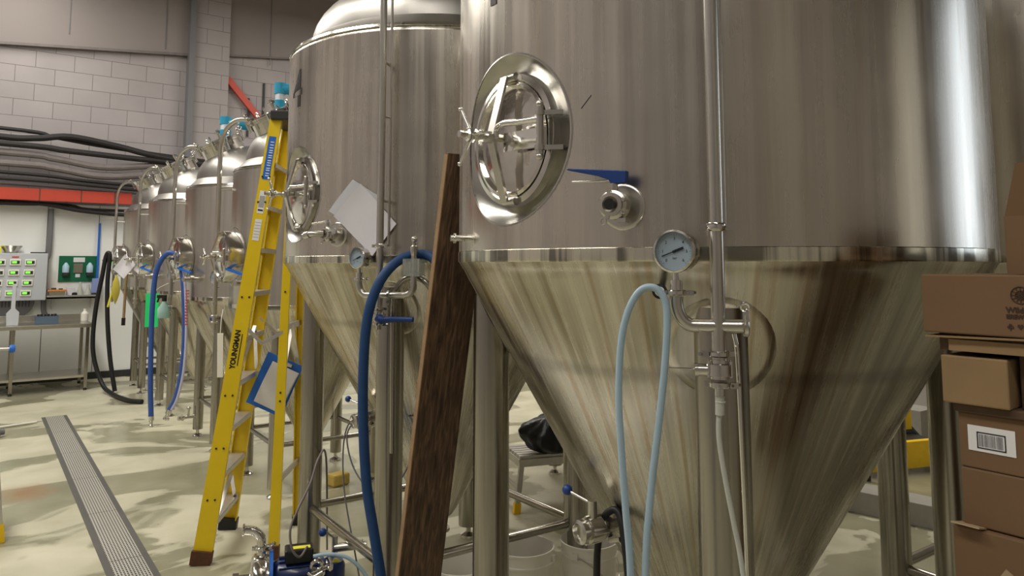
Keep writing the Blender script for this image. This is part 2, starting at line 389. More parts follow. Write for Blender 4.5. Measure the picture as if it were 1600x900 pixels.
# smooth panels above the sloping ledge, left and right of the pier
def wall_poly(name, poly, y0, y1, m):
    return struct(MB(Matrix.Translation((0, (y0 + y1) / 2, 0))).prism(poly, abs(y1 - y0)).build(name, m))
wall_poly('trim_1', [(X0, 4.47), (2.62, 5.165), (2.62, Z1), (X0, Z1)], YW - .05, YW, M['render'])
wall_poly('trim_2', [(3.27, 5.26), (X1, 5.75), (X1, Z1), (3.27, Z1)], YW - .05, YW, M['render'])
for i, x in enumerate((.93, 2.28, 3.98, 5.2)):
    plane('trim_%d' % (3 + i), (x, YW - .053, 5.9), (.012, .012, 1.4), M['conduit'])
wall_poly('trim_7', [(X0, 4.44), (2.62, 5.135), (2.62, 5.175), (X0, 4.48)], YW - .09, YW, M['cable_grey'])
wall_poly('trim_8', [(3.27, 5.24), (X1, 5.73), (X1, 5.76), (3.27, 5.27)], YW - .08, YW, M['cable_grey'])
# pier with a dark steel stanchion on its left
plane('trim_9', (2.99, YW - .06, Z1 / 2), (.56, .12, Z1), M['blocks'])
plane('trim_10', (2.665, YW - .10, Z1 / 2), (.09, .20, Z1), M['conduit'])
# white cladding on the lower wall
plane('trim_11', ((X0 + .79) / 2, YW - .02, 1.32), (.79 - X0, .04, 2.56), M['white_wall'])
plane('trim_12', (1.13, YW - .02, 1.32), (.66, .04, 2.56), M['white_wall'])
plane('trim_13', ((1.47 + X1) / 2, YW - .02, 1.32), (X1 - 1.47, .04, 2.56), M['white_wall'])
plane('dark_strip_back', ((X0 + X1) / 2, YW - .05, .05), (X1 - X0, .06, .10), M['dark_steel'])  # dark strip along the foot of the back wall
plane('trim_14', (X1 - .15, 8.0, .17), (.3, 9.0, .34), M['kerb'])
# doorway with daylight (right) and a tall window (front)
def opening(name, c, d, axis):
    o = MB(); 
    w, h = d
    for sx in (-1, 1):
        if axis == 'x': o.box((c[0], c[1] + sx * (w / 2 + .05), c[2]), (.12, .1, h + .2))
        else: o.box((c[0] + sx * (w / 2 + .05), c[1], c[2]), (.1, .12, h + .2))
    for sz in (-1, 1):
        if axis == 'x': o.box((c[0], c[1], c[2] + sz * (h / 2 + .05)), (.12, w, .1))
        else: o.box((c[0], c[1], c[2] + sz * (h / 2 + .05)), (w, .12, .1))
    return struct(o.build(name, M['dark_steel']))
opening('window_2', (X1 - .03, -2.0, 3.0), (2.2, 2.8), 'x')
opening('window_1', (5.5, Y0 + .03, 2.9), (.45, 3.2), 'y')

# ------------------------------------------------------------ conical tanks
def clamp(b, c, axis='z', r=.022, h=.014, side=(1, 0, 0), bolt=True):
    """tri-clamp band into MB b, centred at c"""
    ax = {'x': Vector((1, 0, 0)), 'y': Vector((0, 1, 0)), 'z': Vector((0, 0, 1))}[axis]
    c = Vector(c)
    b.rev(c - ax * h / 2, c + ax * h / 2, [(0, 0), (r * .85, 0), (r, h * .2), (r, h * .8), (r * .85, h), (0, h)])
    if bolt:
        s = Vector(side).normalized()
        b.box(c + s * (r + .006), (.016, .016, h * .9))
        b.tube(c + s * (r + .008) - ax.orthogonal().normalized() * .014, c + s * (r + .008) + ax.orthogonal().normalized() * .014, .0035, seg=8)
        b.box(c - s * (r + .003), (.010, .014, h * .8))
    return b

def manway(par, c, Rs, az, z, rad=.235, door_r=.163, proud=-.016, dish=.014, bar=True, k=1.0):
    """round access door in the shell; frame y = inward"""
    F = frame(c, Rs, az, z)
    face = Matrix.Rotation(R(90), 4, 'X')       # lathe axis z -> -y (outwards)
    mw = MB(F)
    # collar: flush disc that follows the shell, then dished inwards to the neck
    def f(u, v):
        a = 2 * PI * u; rr = door_r * 1.10 + (rad - door_r * 1.10) * v
        x = rr * math.cos(a); zz = rr * math.sin(a)
        y = Rs - math.sqrt(Rs * Rs - x * x)
        if proud < 0: return (x, y * v + .040 * (1 - v) - .0005 + .006 * math.sin(PI * v), zz)
        return (x, y - .004 + .012 * math.sin(PI * (1 - v)), zz)
    mw.grid(f, 96, 8)
    def f2(u, v):
        a = 2 * PI * u; rr = rad + .006 * v
        x = rr * math.cos(a); zz = rr * math.sin(a)
        return (x, Rs - math.sqrt(Rs * Rs - x * x) - .0008 + .001 * v, zz)
    mw.grid(f2, 64, 1)
    m = mw.build('manway', M['collar'], par, sharp=60)
    rg = MB(F); p = proud * k if proud > 0 else proud
    rg.lathe([(door_r * 1.12, -.06), (door_r * 1.14, p - .012), (door_r * 1.12, p), (door_r * 1.03, p + .004), (door_r * .99, p), (door_r * .98, p - .03)], face, 64)
    rg.build('door_ring', M['polish'], m)
    d = MB(F); prof = [(door_r * .97, p - .012), (door_r * .985, p + .004), (door_r * .93, p + .007), (door_r * .89, p - .002)]
    for q in range(7):
        t = 1 - q / 6; prof.append((door_r * .88 * t, p - .006 - dish * (1 - t * t) + 0.0))
    prof = prof[:4] + [(door_r * .88 * (1 - q / 8), p - .004 + dish * (1 - (1 - q / 8) ** 2)) for q in range(9)]
    d.lathe(prof, face, 64); d.build('door', M['wrinkle'], m)
    o = -(p + dish)
    # clamping bar, vertical, slightly bent out
    cb = MB(F); hb = door_r * 1.06
    q_ = o - .055
    cb.beam((-.0, q_, 0), (.0, -p - .022, hb), .030 * k, .008, (1, 0, 0)); cb.beam((0, q_, 0), (0, -p - .022, -hb), .030 * k, .008, (1, 0, 0))
    cb.rev((0, o - .070, 0), (0, o, 0), [(0, 0), (.015, 0), (.017, .004), (.017, .03), (.012, .035), (.010, .07), (0, .07)])
    cb.build('clamp_bar', M['satin'], m)
    for sg in (-1, 1):
        dg = MB(F); dg.tube((.034, -p - .006, sg * hb * .99), (-.02, -p - .006, sg * hb * .99), .012); dg.box((.006, -p + .002, sg * hb * .99), (.03, .03, .02)); dg.build('dog', M['satin'], m)
    # hinge on the right with pin and brackets
    hx = door_r * 1.02
    hg = MB(F); hg.tube((hx, -p - .03, -.062 * k), (hx, -p - .03, .062 * k), .0095); hg.ball((hx, -p - .03, .068 * k), .010); hg.ball((hx, -p - .03, -.068 * k), .010)
    for zz in (-.045, .045):
        hg.tube((hx, -p - .03, zz * k - .006), (hx, -p - .03, zz * k + .006), .014); hg.beam((hx, -p - .03, zz * k), (hx + .045, -p + .01, zz * k), .012, .009, (0, 0, 1))
    hg.build('hinge', M['satin'], m)
    # swing arm: loop from the hinge to the spindle boss
    ar = MB(F)
    ar.path([(hx, -p - .03, .030), (hx * .55, -p - .040, .032), (.045, o - .045, .032), (.018, o - .045, .024), (.012, o - .045, .006), (.012, o - .045, -.006)], .0085, sub=6)
    ar.beam((hx, -p - .012, -.014), (.02, o - .02, -.014), .05, .012, (0, 0, 1))
    ar.build('swing_arm', M['bright'], m)
    sp = MB(F); tip = o - .155 * k
    sp.tube((0, o, 0), (0, tip, 0), .0095); sp.rev((0, tip + .055, 0), (0, tip + .02, 0), [(0, 0), (.016, 0), (.019, .004), (.019, .03), (.015, .035), (0, .035)], 8)
    sp.build('spindle', M['bright'], m)
    wh = MB(F)
    for a, l in ((118, .085), (240, .085), (0, .06)):
        wh.tube((0, tip + .04, 0), (l * math.cos(R(a)) * k, tip + .03, l * math.sin(R(a)) * k), .006, .0045); wh.ball((l * math.cos(R(a)) * k, tip + .03, l * math.sin(R(a)) * k), .0065)
    wh.build('wing_handle', M['bright'], m)
    return m

def gauge(par, c, az, r=.0475, needle=200, name='pressure_gauge'):
    F = frame((c[0], c[1]), 0, az, c[2])
    g = MB(F); face = Matrix.Rotation(R(90), 4, 'X')
    g.lathe([(0, -.02), (r * .96, -.02), (r * .97, .008), (r * 1.02, .012), (r * 1.04, .018), (r * 1.02, .024), (r * .93, .026), (r * .90, .020), (r * .90, .016)], face, 48)
    o = g.build(name, M['polish'], par)
    d = MB(F); d.lathe([(r * .91, .0165), (0, .0165)], face, 48); dd = d.build('dial', M['dial'], o)
    nd = MB(F)
    a = R(needle); Q = lambda rr, aa: (rr * math.cos(aa), -.0185, rr * math.sin(aa))
    nd.beam(Q(r * .68, a), Q(r * .1, a), .0022, .0006, (0, 0, 1)); nd.beam(Q(r * .1, a), Q(-r * .48, a), .0055, .0006, (0, 0, 1)); nd.ball((0, -.0185, 0), .0028)
    nd.build('needle', M['ink'], dd if False else o)
    tk = MB(F)
    for i in range(31):
        aa = R(225 - 270 * i / 30); l = .10 if i % 5 == 0 else .05
        tk.beam(Q(r * .84, aa), Q(r * (.84 - l), aa), .0008, .0004, (0, 1, 0))
    tk.build('scale_marks', M['ink'], o)
    nums = MB(F)
    for i, s in enumerate(('0', '1', '2', '3', '4', '5', '6')):
        vs, fs = text_mesh(s, r * .2); aa = R(225 - 45 * i)
        nums._add([(v.x + r * .6 * math.cos(aa), -.0172, v.y + r * .6 * math.sin(aa)) for v in vs], fs, False)
    vs, fs = text_mesh('bar', r * .17); nums._add([(v.x, -.0172, v.y - r * .32) for v in vs], fs, False)
    nums.build('numerals', M['ink'], o)
    return o

CONE_Z0 = .235; RIM = 1.71; RL = .83; SL = RL / (RIM - CONE_Z0)
def cone_pt(az, z, off=0, sl=SL, z0=CONE_Z0):
    a = R(az); r = (z - z0) * sl; c = math.cos(math.atan(sl)); s_ = math.sin(math.atan(sl))
    r2 = r + off * c; return Vector((r2 * math.cos(a), r2 * math.sin(a), z - off * s_))
def disc_on_cone(par, name, az, z, rad, m, th=.004, sl=SL, z0=CONE_Z0, hs=1.0):
    b = MB(); r = (z - z0) * sl; L = 1 / math.cos(math.atan(sl))
    def f(u, v):
        t = rad * min(v * 1.04, 1); off = th if v < .97 else -.003
        dx = t * math.cos(2 * PI * u); dz = t * math.sin(2 * PI * u) * hs
        zz = z + dz / L; rr = (zz - z0) * sl
        return tuple(cone_pt(az + math.degrees(dx / rr), zz, off, sl, z0))
    b.grid(f, 40, 8); return b.build(name, m, par, sharp=70)
def disc_on_shell(par, name, az, z, rad, m, Rs, th=.004):
    b = MB()
    def f(u, v):
        t = rad * min(v * 1.04, 1); rr = Rs + (th if v < .97 else -.003)
        a = R(az) + t * math.cos(2 * PI * u) / Rs
        return (rr * math.cos(a), rr * math.sin(a), z + t * math.sin(2 * PI * u))
    b.grid(f, 40, 8); return b.build(name, m, par, sharp=70)

def tank_body(par, Rs, rim, top, zc0, sl, dome_r, dome_h, cone_end, leg_r, leg_az, leg_top, leg_rad, matshell, seg=96, hole=None):
    b = MB(); N = 192
    if hole:
        haz, hz, hr = hole; k0 = int(round(haz / 360 * N)); K = 12; ac = 2 * PI * k0 / N; da = 2 * PI * K / N; z0, z1 = hz - .30, hz + .30
        b.lathe([(Rs, rim), (Rs, z0)], None, N); b.lathe([(Rs, z1), (Rs, top)], None, N)
        b.lathe([(Rs, z0), (Rs, z1)], None, N - 2 * K, ac + da, ac - da + 2 * PI)
        C_ = (R(haz) - ac) * Rs
        def pf(u, v):
            w_ = da * Rs; q_ = (u * 4) % 4; sd = int(q_); t_ = (q_ - sd) * 2 - 1
            ox, oz = [(w_, -t_ * .30), (-t_ * w_, -.30), (-w_, t_ * .30), (t_ * w_, .30)][sd]
            a = math.atan2(oz, ox); ix, iz = C_ + hr * math.cos(a), hr * math.sin(a)
            x = ix * (1 - v) + ox * v; zz = iz * (1 - v) + oz * v; aa = ac + x / Rs
            return (Rs * math.cos(aa), Rs * math.sin(aa), hz + zz)
        b.grid(pf, 192, 6)
    else: b.lathe([(Rs, rim), (Rs, top)], None, N)
    sh = b.build('shell', matshell, par, sharp=180)
    sh.data.normals_split_custom_set_from_vertices([Vector((v.co.x, v.co.y, 0)).normalized() for v in sh.data.vertices])
    b = MB(); b.lathe([(Rs, top), (Rs - .004, top + .02), (Rs - .016, top + .034)], None, seg); b.build('shoulder', matshell, par)
    b = MB(); b.lathe([(Rs + .0015, rim - .002), (Rs + .0025, rim + .002), (Rs + .0025, rim + .030), (Rs - .001, rim + .033)], None, seg); b.build('rim_band', M['band'], par)
    b = MB(); pr = [(Rs - .016, top + .034), (dome_r + .008, top + .105), (dome_r, top + .112)]
    n = 12
    for i in range(1, n + 1):
        t = (PI / 2) * i / n; pr.append((dome_r * (math.cos(t) ** .8), top + .112 + dome_h * math.sin(t)))
    pr[-1] = (0, pr[-1][1])
    b.lathe(pr, None, seg); b.build('dome', M['dome'], par)
    b = MB(); b.lathe([(Rs - .002, top + .018), (Rs + .004, top + .022), (Rs - .002, top + .036), (Rs - .02, top + .040)], None, seg); b.build('top_weld', M['bright'], par)
    b = MB(); r0 = (cone_end - zc0) * sl
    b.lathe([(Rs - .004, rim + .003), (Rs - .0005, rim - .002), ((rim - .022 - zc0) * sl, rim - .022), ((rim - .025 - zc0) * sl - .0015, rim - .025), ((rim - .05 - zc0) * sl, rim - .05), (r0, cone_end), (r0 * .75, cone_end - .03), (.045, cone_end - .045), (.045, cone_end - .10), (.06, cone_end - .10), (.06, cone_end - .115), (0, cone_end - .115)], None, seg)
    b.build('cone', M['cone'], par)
    for az in leg_az:
        x = leg_r * math.cos(R(az)); y = leg_r * math.sin(R(az))
        l = MB(); l.tube((x, y, .07), (x, y, leg_top), leg_rad, seg=32)
        lo = l.build('leg', M['leg'], par)
        f = MB(); f.lathe([(0, .07), (.016, .07), (.016, .03), (.024, .028), (.05, .012), (.052, 0), (0, 0)], Matrix.Translation((x, y, 0)), 24); f.build('foot', M['polish'], lo)
    z = .37
    for i in range(len(leg_az)):
        a, b2 = leg_az[i], leg_az[(i + 1) % len(leg_az)]
        p = Vector((leg_r * math.cos(R(a)), leg_r * math.sin(R(a)), z)); q = Vector((leg_r * math.cos(R(b2)), leg_r * math.sin(R(b2)), z))
        br = MB(); br.tube(p, q, .022 if leg_rad > .05 else .017); br.build('brace', M['leg'], par)
    return sh

LEGAZ = (-138, -45, 45, 135)
def big_tank(label, loc, extra=True, group=None):
    hole = (180.6, 2.043, .233) if extra else None
    t = thing('fermentation_tank', label, 'tank', (*loc, 0), 0, group)
    tank_body(t, RL, RIM, 2.77, CONE_Z0, SL, .72, .36, .40, .735, LEGAZ, 1.60, .062, M['shell'], hole=hole)
    for az in LEGAZ:
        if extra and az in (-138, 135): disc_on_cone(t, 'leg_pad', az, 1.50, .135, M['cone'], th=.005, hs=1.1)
    return t

def side_valve(par, c, Rs, az, z, style):
    """butterfly / sample valve standing out of the shell"""
    F = frame(c, Rs, az, z)
    disc_on_shell(par, 'valve_pad', az, z, .058, M['satin'], Rs)
    v = MB(F)
    v.rev((0, .005, 0), (0, -.09, 0), [(0, 0), (.019, 0), (.019, .035), (.030, .037), (.030, .047), (.034, .05), (.034, .078), (.030, .08), (.027, .082), (.027, .094), (.019, .095), (.016, .085), (.012, .080), (0, .080)], 32)
    for a in (20, 100, 160, 250, 320):
        v.tube((.030 * math.cos(R(a)), -.045, .030 * math.sin(R(a))), (.030 * math.cos(R(a)), -.085, .030 * math.sin(R(a))), .005, seg=8)
    v.tube((0, -.062, .028), (0, -.062, .052), .010)
    v.box((.02, -.060, -.036), (.022, .026, .010)); v.ring((-.022, -.075, -.038), (.3, 1, 0), .008, .0025, seg=16, n=6)
    vo = v.build('butterfly_valve', M['satin'], par)
    b = MB(F); b.lathe([(.013, .0945), (0, .0945)], Matrix.Rotation(R(90), 4, 'X'), 24); b.build('bore', M['black'], vo)
    if style == 'lever':
        h = MB(F @ Matrix.Translation((.012, -.062, .062)) @ Matrix.Rotation(R(0), 4, 'Z'))
        h.prism([(.020, -.012), (.022, .016), (-.02, .020), (-.125, .030), (-.128, .026), (-.05, .008), (-.022, -.003), (-.016, -.013)], .020)
        h.build('lever', M['blue_handle'], vo, bevel=.002, label='navy blue lever')
        h = MB(F); h.path([(0, -.062, .062), (-.03, -.062, .058), (-.105, -.062, .060)], .0022, sub=4); h.build('trigger', M['bright'], vo)
    else:
        h = MB(F); h.tube((0, -.062, .05), (-.002, -.062, .064), .012); h.tube((.0, -.062, .058), (-.085, -.075, .048), .0045); h.build('lever', M['bright'], vo)
        h = MB(F); h.path([(0, -.09, 0), (-.03, -.12, 0), (-.062, -.13, -.004)], .013, sub=4); h.rev((-.05, -.128, -.003), (-.085, -.135, -.012), [(0, 0), (.017, 0), (.017, .02), (.012, .02), (.012, .03), (0, .03)]); h.build('spout', M['satin'], vo)
    return vo

def outlet(par, az, z, knob=True):
    """low racking outlet on the cone with ball-handled valve"""
    p = cone_pt(az, z); r = math.hypot(p.x, p.y)
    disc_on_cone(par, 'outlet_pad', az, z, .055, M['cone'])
    F = frame((0, 0), r, az, z)
    v = MB(F)
    v.rev((0, .08, 0), (0, -.20, 0), [(0, 0), (.019, 0), (.019, .12), (.033, .122), (.033, .142), (.024, .144), (.024, .152), (.036, .155), (.036, .20), (.028, .202), (.028, .212), (.034, .216), (.034, .228), (.025, .234), (.022, .22), (0, .22)], 28)
    v.tube((0, -.10, .03), (0, -.10, .082), .014)
    for a in (0, 90, 180, 270): v.tube((.036 * math.cos(R(a)), -.07, .036 * math.sin(R(a))), (.036 * math.cos(R(a)), -.125, .036 * math.sin(R(a))), .006, seg=8)
    v.box((.045, -.05, -.025), (.05, .016, .012), rot=Matrix.Rotation(R(-20), 4, 'Y')); v.ring((.07, -.05, -.018), (0, 1, 0), .010, .003, seg=16, n=6)
    vo = v.build('outlet_valve', M['satin'], par)
    h = MB(F); h.tube((0, -.10, .072), (-.075, -.125, .092), .004); h.build('lever', M['bright'], vo)
    k = MB(F); k.ball((-.085, -.128, .095), .0155); k.build('lever_knob', M['blue_handle'], vo, label='blue ball knob')
    return vo

def number_decal(par, s, az, z, h, Rs):
    def fn(v):
        a = R(az) + v.x / Rs; rr = Rs + .0012 + v.z
        return (rr * math.cos(a), rr * math.sin(a), z + v.y)
    return text('number_decal', s, h, None, M['number'], par, bold=.0045, fn=fn)

# --- nearest tank
C1 = (1.99, 1.65)
t1 = big_tank('huge steel conical tank nearest the camera, rust-streaked cone and large round access door', C1)
manway(t1, (0, 0), RL, 180.6, 2.043)
number_decal(t1, '1', 176, 2.52, .24, RL)
side_valve(t1, (0, 0), RL, -153.5, 1.838, 'lever')
def cip(par, offs, style):
    """vertical spray pipe with cross fitting, gauge and bottom valve; frame at azimuth -138"""
    F = frame((0, 0), RL, -138); px, cx, zc = offs['px'], offs['cx'], 1.57
    y = -.10
    p = MB(F); p.tube((px, y, 1.79), (px, y, 3.3), .0158, seg=24); 
    p.path([(px, y, 3.3), (px, y + .02, 3.42), (px, y + .12, 3.52), (px, y + .4, 3.56)], .0158, sub=6)
    p.tube((px + .0, y, 1.50), (px, y, 1.79), .0152, seg=24)
    o = p.build('spray_pipe', M['satin'], par)
    c = MB(F); c.rev((px, y, 1.772), (px, y, 1.79), [(0, 0), (.020, 0), (.022, .004), (.022, .014), (.020, .018), (0, .018)])
    for s in (-1, 1):
        c.box((px + s * .026, y, 1.781), (.018, .012, .013)); c.tube((px + s * .027, y - .012, 1.781), (px + s * .027, y + .012, 1.781), .004, seg=8)
    c.build('pipe_clamp', M['polish'], o)
    s2 = MB(F); s2.tube((px + .02, y + .05, 1.78), (px + .02, y + .05, 3.2), .006); s2.tube((px + .02, y + .05, 2.35), (px, y, 2.35), .004); s2.build('gas_line', M['satin'], o)
    for z in (1.98, 2.6):
        br = MB(F); br.tube((px, y, z), (px, .01, z), .007); br.build('standoff', M['satin'], o)
    # cross with left elbow to the gauge
    x = MB(F); gx = px + offs['gx']
    x.path([(gx, y, 1.632), (gx, y, 1.612), (gx + .008, y, 1.588), (gx + .026, y, zc + .002), (gx + .045, y, zc)], .0145, sub=6)
    x.tube((gx + .045, y, zc), (px + offs['rx'], y, zc), .0145)
    x.tube((px, y, 1.49), (px, y, zc), .0152)
    if style == 'near':
        clamp(x, (px + offs['rx'] + .004, y, zc), 'x', .022, .012, (0, 0, 1), bolt=False)
    else:
        X = px + offs['rx']
        clamp(x, (px + .045, y, zc), 'x', .022, .012, (0, 0, -1))
        x.path([(X - .01, y, zc), (X + .015, y, zc + .006), (X + .032, y, zc + .024), (X + .036, y, zc + .05)], .0145, sub=6)
    co = x.build('cross_fitting', M['satin'], o)
    k = MB(F); clamp(k, (gx, y, 1.640), 'z', .022, .012, (1, 0, 0)); k.tube((gx, y, 1.646), (gx, y, 1.667), .013); k.tube((gx, y, 1.66), (gx, y, 1.70), .0065); k.build('gauge_clamp', M['polish'], co)
    P = F @ Vector((gx + .004, y, 1.729)); gauge(co, P, -160, .0455)
    if style == 'near':
        w = MB(F); X = px + offs['rx'] + .002
        w.path([(X, y - .02, 1.575), (X, y - .022, 1.59), (X, y - .02, 1.600)], .003, sub=3); w.ring((X, y - .02, 1.612), (0, 1, .2), .008, .0035, seg=18, n=8); w.box((X, y - .02, 1.592), (.012, .008, .022)); w.build('wing_nut', M['bright'], co)
    b = MB(F)
    clamp(b, (px, y, 1.512), 'z', .024, .013, (-1, -.2, 0)); b.rev((px, y, 1.46), (px, y, 1.50), [(0, 0), (.021, 0), (.021, .005), (.028, .007), (.028, .031), (.021, .033), (.021, .04), (0, .04)])
    for a in (30, 150, 210, 330): b.tube((px + .026 * math.cos(R(a)), y + .026 * math.sin(R(a)), 1.464), (px + .026 * math.cos(R(a)), y + .026 * math.sin(R(a)), 1.498), .004, seg=8)
    clamp(b, (px, y, 1.448), 'z', .024, .013, (1, -.3, 0)); b.tube((px, y, 1.44), (px, y, 1.425), .012)
    vo = b.build('butterfly_valve', M['polish'], o)
    if style == 'near':
        h = MB(F); h.tube((px - .02, y - .004, 1.478), (px - .048, y - .006, 1.478), .013); h.tube((px - .045, y - .006, 1.478), (px - .053, y - .007, 1.478), .0145); h.tube((px - .05, y - .006, 1.479), (px - .105, y - .02, 1.482), .0022); h.build('lever', M['polish'], vo)
        a = MB(F); a.tube((px - .001, y, 1.430), (px - .002, y, 1.385), .0095); a.ring((px, y, 1.412), (0, 0, 1), .0095, .002, seg=18, n=6); a.build('hose_adapter', M['clear_white'], vo)
    else:
        h = MB(F); h.path([(px + .01, y - .03, 1.478), (px + .03, y - .036, 1.468), (px + .09, y - .04, 1.472), (px + .17, y - .042, 1.472)], [.019, .018, .013, .011, .011], sub=5); h.build('lever', M['blue_bright'] if False else M['blue_handle'], vo, label='blue lever')
    return o
cip(t1, dict(px=-.015, cx=0, gx=-.086, rx=.052), 'near')
# lower shiny tube beside the leg
F1 = frame(C1, RL, -138)
b = MB(frame((0, 0), RL, -138)); b.path([(.02, -.05, 1.55), (.026, -.05, 1.50), (.030, -.05, 1.30), (.034, -.05, 1.0), (.036, -.02, .2)], .0052, sub=5); b.build('drain_tube', M['bright'], t1)
outlet(t1, 176, .93)
# hook that carries the pale hose
b = MB(frame((0, 0), RL, -138)); b.rev((-.137, .05, 1.642), (-.137, -.095, 1.642), [(0, 0), (.008, 0), (.008, .125), (.0165, .128), (.0165, .138), (.009, .140)], 24); hk = b.build('hose_peg', M['black'], t1)
b = MB(frame((0, 0), RL, -138)); b.rev((-.137, -.086, 1.642), (-.137, -.099, 1.642), [(0, 0), (.0105, 0), (.0105, .008), (0, .010)], 24); b.build('peg_cap', M['white_pl'], hk)
b = MB(frame((0, 0), RL, -198)); b.tube((0, .02, 1.78), (0, -.05, 1.78), .010); b.tube((0, -.035, 1.78), (0, -.04, 1.78), .016); b.build('sample_stub', M['bright'], t1)
# scratch mark on the shell
b = MB()
for q in range(10):
    pass
def scr(u, v):
    a = R(-161.0 + 2.0 * u); z = 2.09 + .03 * u + (v - .5) * .0028; rr = RL + .0008
    return (rr * math.cos(a), rr * math.sin(a), z)
b.grid(scr, 8, 1); b.build('scratch_mark', M['ink'], t1)

# --- tank number four
C4 = (2.08, 3.57)
t4 = big_tank('large steel conical tank marked 4 behind the leaning plank, with papers taped on its shell', C4)
manway(t4, (0, 0), RL, 180.6, 2.043)
number_decal(t4, '4', 179.2, 2.565, .26, RL)
side_valve(t4, (0, 0), RL, -155, 1.838, 'spout')
cip(t4, dict(px=.022, cx=0, gx=-.093, rx=.12), 'far')
outlet(t4, -172, .93)
F4 = frame((0, 0), RL, -138)
b = MB(F4); X = .178; b.tube((X, -.1, 1.618), (X, -.1, 1.66), .013); b.rev((X, -.1, 1.66), (X, -.1, 1.80), [(0, 0), (.021, 0), (.021, .008), (.0155, .012), (.0155, .075), (.017, .078), (.017, .118), (.009, .124), (.009, .132), (0, .132)])
b.ball((X, -.1, 1.808), .014); rv = b.build('relief_valve', M['polish'], t4)
b = MB(F4)
for dx, dy, sx, sy in ((0, -.035, .074, .003), (0, .035, .074, .003), (-.035, 0, .003, .07), (.035, 0, .003, .07)):
    b.box((X + dx, -.1 + dy, 1.69), (sx, sy, .072))
b.box((X, -.1, 1.653), (.078, .078, .004)); b.build('splash_guard', M['glass'], rv)
b = MB(F4); b.path([(.30, .03, 1.36), (.285, -.03, 1.50), (.22, -.05, 1.62), (.14, -.05, 1.645), (.085, -.05, 1.60), (.07, -.05, 1.50), (.07, -.04, .9)], .013, sub=8); b.build('overflow_pipe', M['leg'], t4)

# --- second row of tanks, plain backs towards us
big_tank('large steel conical tank at far right behind the cardboard boxes, partly hidden', (3.90, 1.26), False)
big_tank('large steel tank hidden behind the nearest two, only its thin legs showing', (4.45, 4.35), False)

# --- the small tanks in the row
RS = .65; SRIM = 1.37; STOP = 2.42; SZ0 = .17; SSL = RS / (SRIM - SZ0)
def small_tank(label, loc, fittings=True, neck_tilt=27):
    t = thing('fermentation_tank', label, 'tank', (*loc, 0), 0, 'row of small conical tanks')
    tank_body(t, RS, SRIM, STOP, SZ0, SSL, .56, .36, .30, .54, LEGAZ, 1.2, .048, M['small_shell'], 72)
    # tilted top neck with lid and clamps
    Mx = Matrix.Translation((-.31, 0, STOP + .38)) @ Matrix.Rotation(R(-neck_tilt), 4, 'Y')
    b = MB(Mx); b.lathe([(.20, -.16), (.20, .10), (.222, .105), (.222, .122), (.20, .126)], None, 40); nk = b.build('top_neck', M['polish'], t)
    b = MB(Mx); b.lathe([(.225, .124), (.225, .138), (.19, .146), (.10, .158), (0, .165)], None, 40); b.build('lid', M['bright'], nk)
    for i in range(8):
        a = PI * 2 * i / 8 + .2; q = Matrix.Rotation(a, 4, 'Z')
        b = MB(Mx @ q); b.beam((.235, 0, .06), (.238, 0, .17), .012, .012, (0, 1, 0)); b.box((.215, 0, .150), (.05, .016, .014)); b.ring((.238, 0, .185), (0, 1, 0), .016, .005, seg=14, n=6)
        b.build('swing_bolt', M['bright'], nk)
    b = MB(Mx); b.tube((.02, 0, .15), (.02, 0, .25), .018); b.tube((.02, -.05, .225), (.02, .06, .225), .014); b.build('lid_valve', M['polish'], nk)
    manway(t, (0, 0), RS, 180, 1.76, rad=.225, door_r=.175, proud=.11, dish=.03, k=.8)
    # spray pipe bending over to the neck
    F = frame((0, 0), RS, 165)
    b = MB(F); b.path([(.0, -.10, 1.25), (0, -.10, 2.0), (0, -.10, 2.52), (.02, -.09, 2.69), (.07, -.05, 2.79), (.14, .02, 2.84), (.20, .10, 2.84)], .0185, sub=8); p = b.build('spray_pipe', M['satin'], t)
    for z in (1.95, 2.3):
        b = MB(F); b.tube((0, -.10, z), (0, .01, z), .007); b.build('standoff', M['satin'], p)
    b = MB(F); b.path([(-.16, -.10, 1.52), (-.16, -.10, 1.45), (-.13, -.10, 1.41), (-.05, -.10, 1.40), (.06, -.10, 1.40)], .015, sub=6)
    clamp(b, (-.16, -.10, 1.52), 'z', .026, .014); clamp(b, (0, -.10, 1.30), 'z', .028, .016); clamp(b, (0, -.10, 1.25), 'z', .028, .016)
    b.tube((0, -.1, 1.42), (0, -.1, 1.19), .014); x = b.build('cross_fitting', M['satin'], p)
    b = MB(F); b.tube((-.02, -.10, 1.275), (-.13, -.12, 1.27), .005); b.ball((-.14, -.12, 1.27), .018); b.build('lever', M['blue_handle'], x, label='blue knobbed lever')
    P = F @ Vector((-.16, -.10, 1.60)); gauge(x, P, -160, .05)
    # side sample valve with blue lever
    F = frame((0, 0), RS, -156) @ Matrix.Translation((0, 0, .05)); b = MB(F); b.rev((0, .01, 1.52), (0, -.16, 1.52), [(0, 0), (.018, 0), (.018, .05), (.032, .055), (.032, .09), (.024, .092), (.024, .15), (.014, .152), (0, .152)])
    b.tube((0, -.08, 1.55), (0, -.08, 1.575), .01); v = b.build('sample_valve', M['satin'], t)
    b = MB(F); b.beam((.03, -.08, 1.575), (-.15, -.09, 1.62), .016, .028, (0, 0, 1)); b.build('lever', M['blue_bright'], v, label='bright blue lever')
    return t
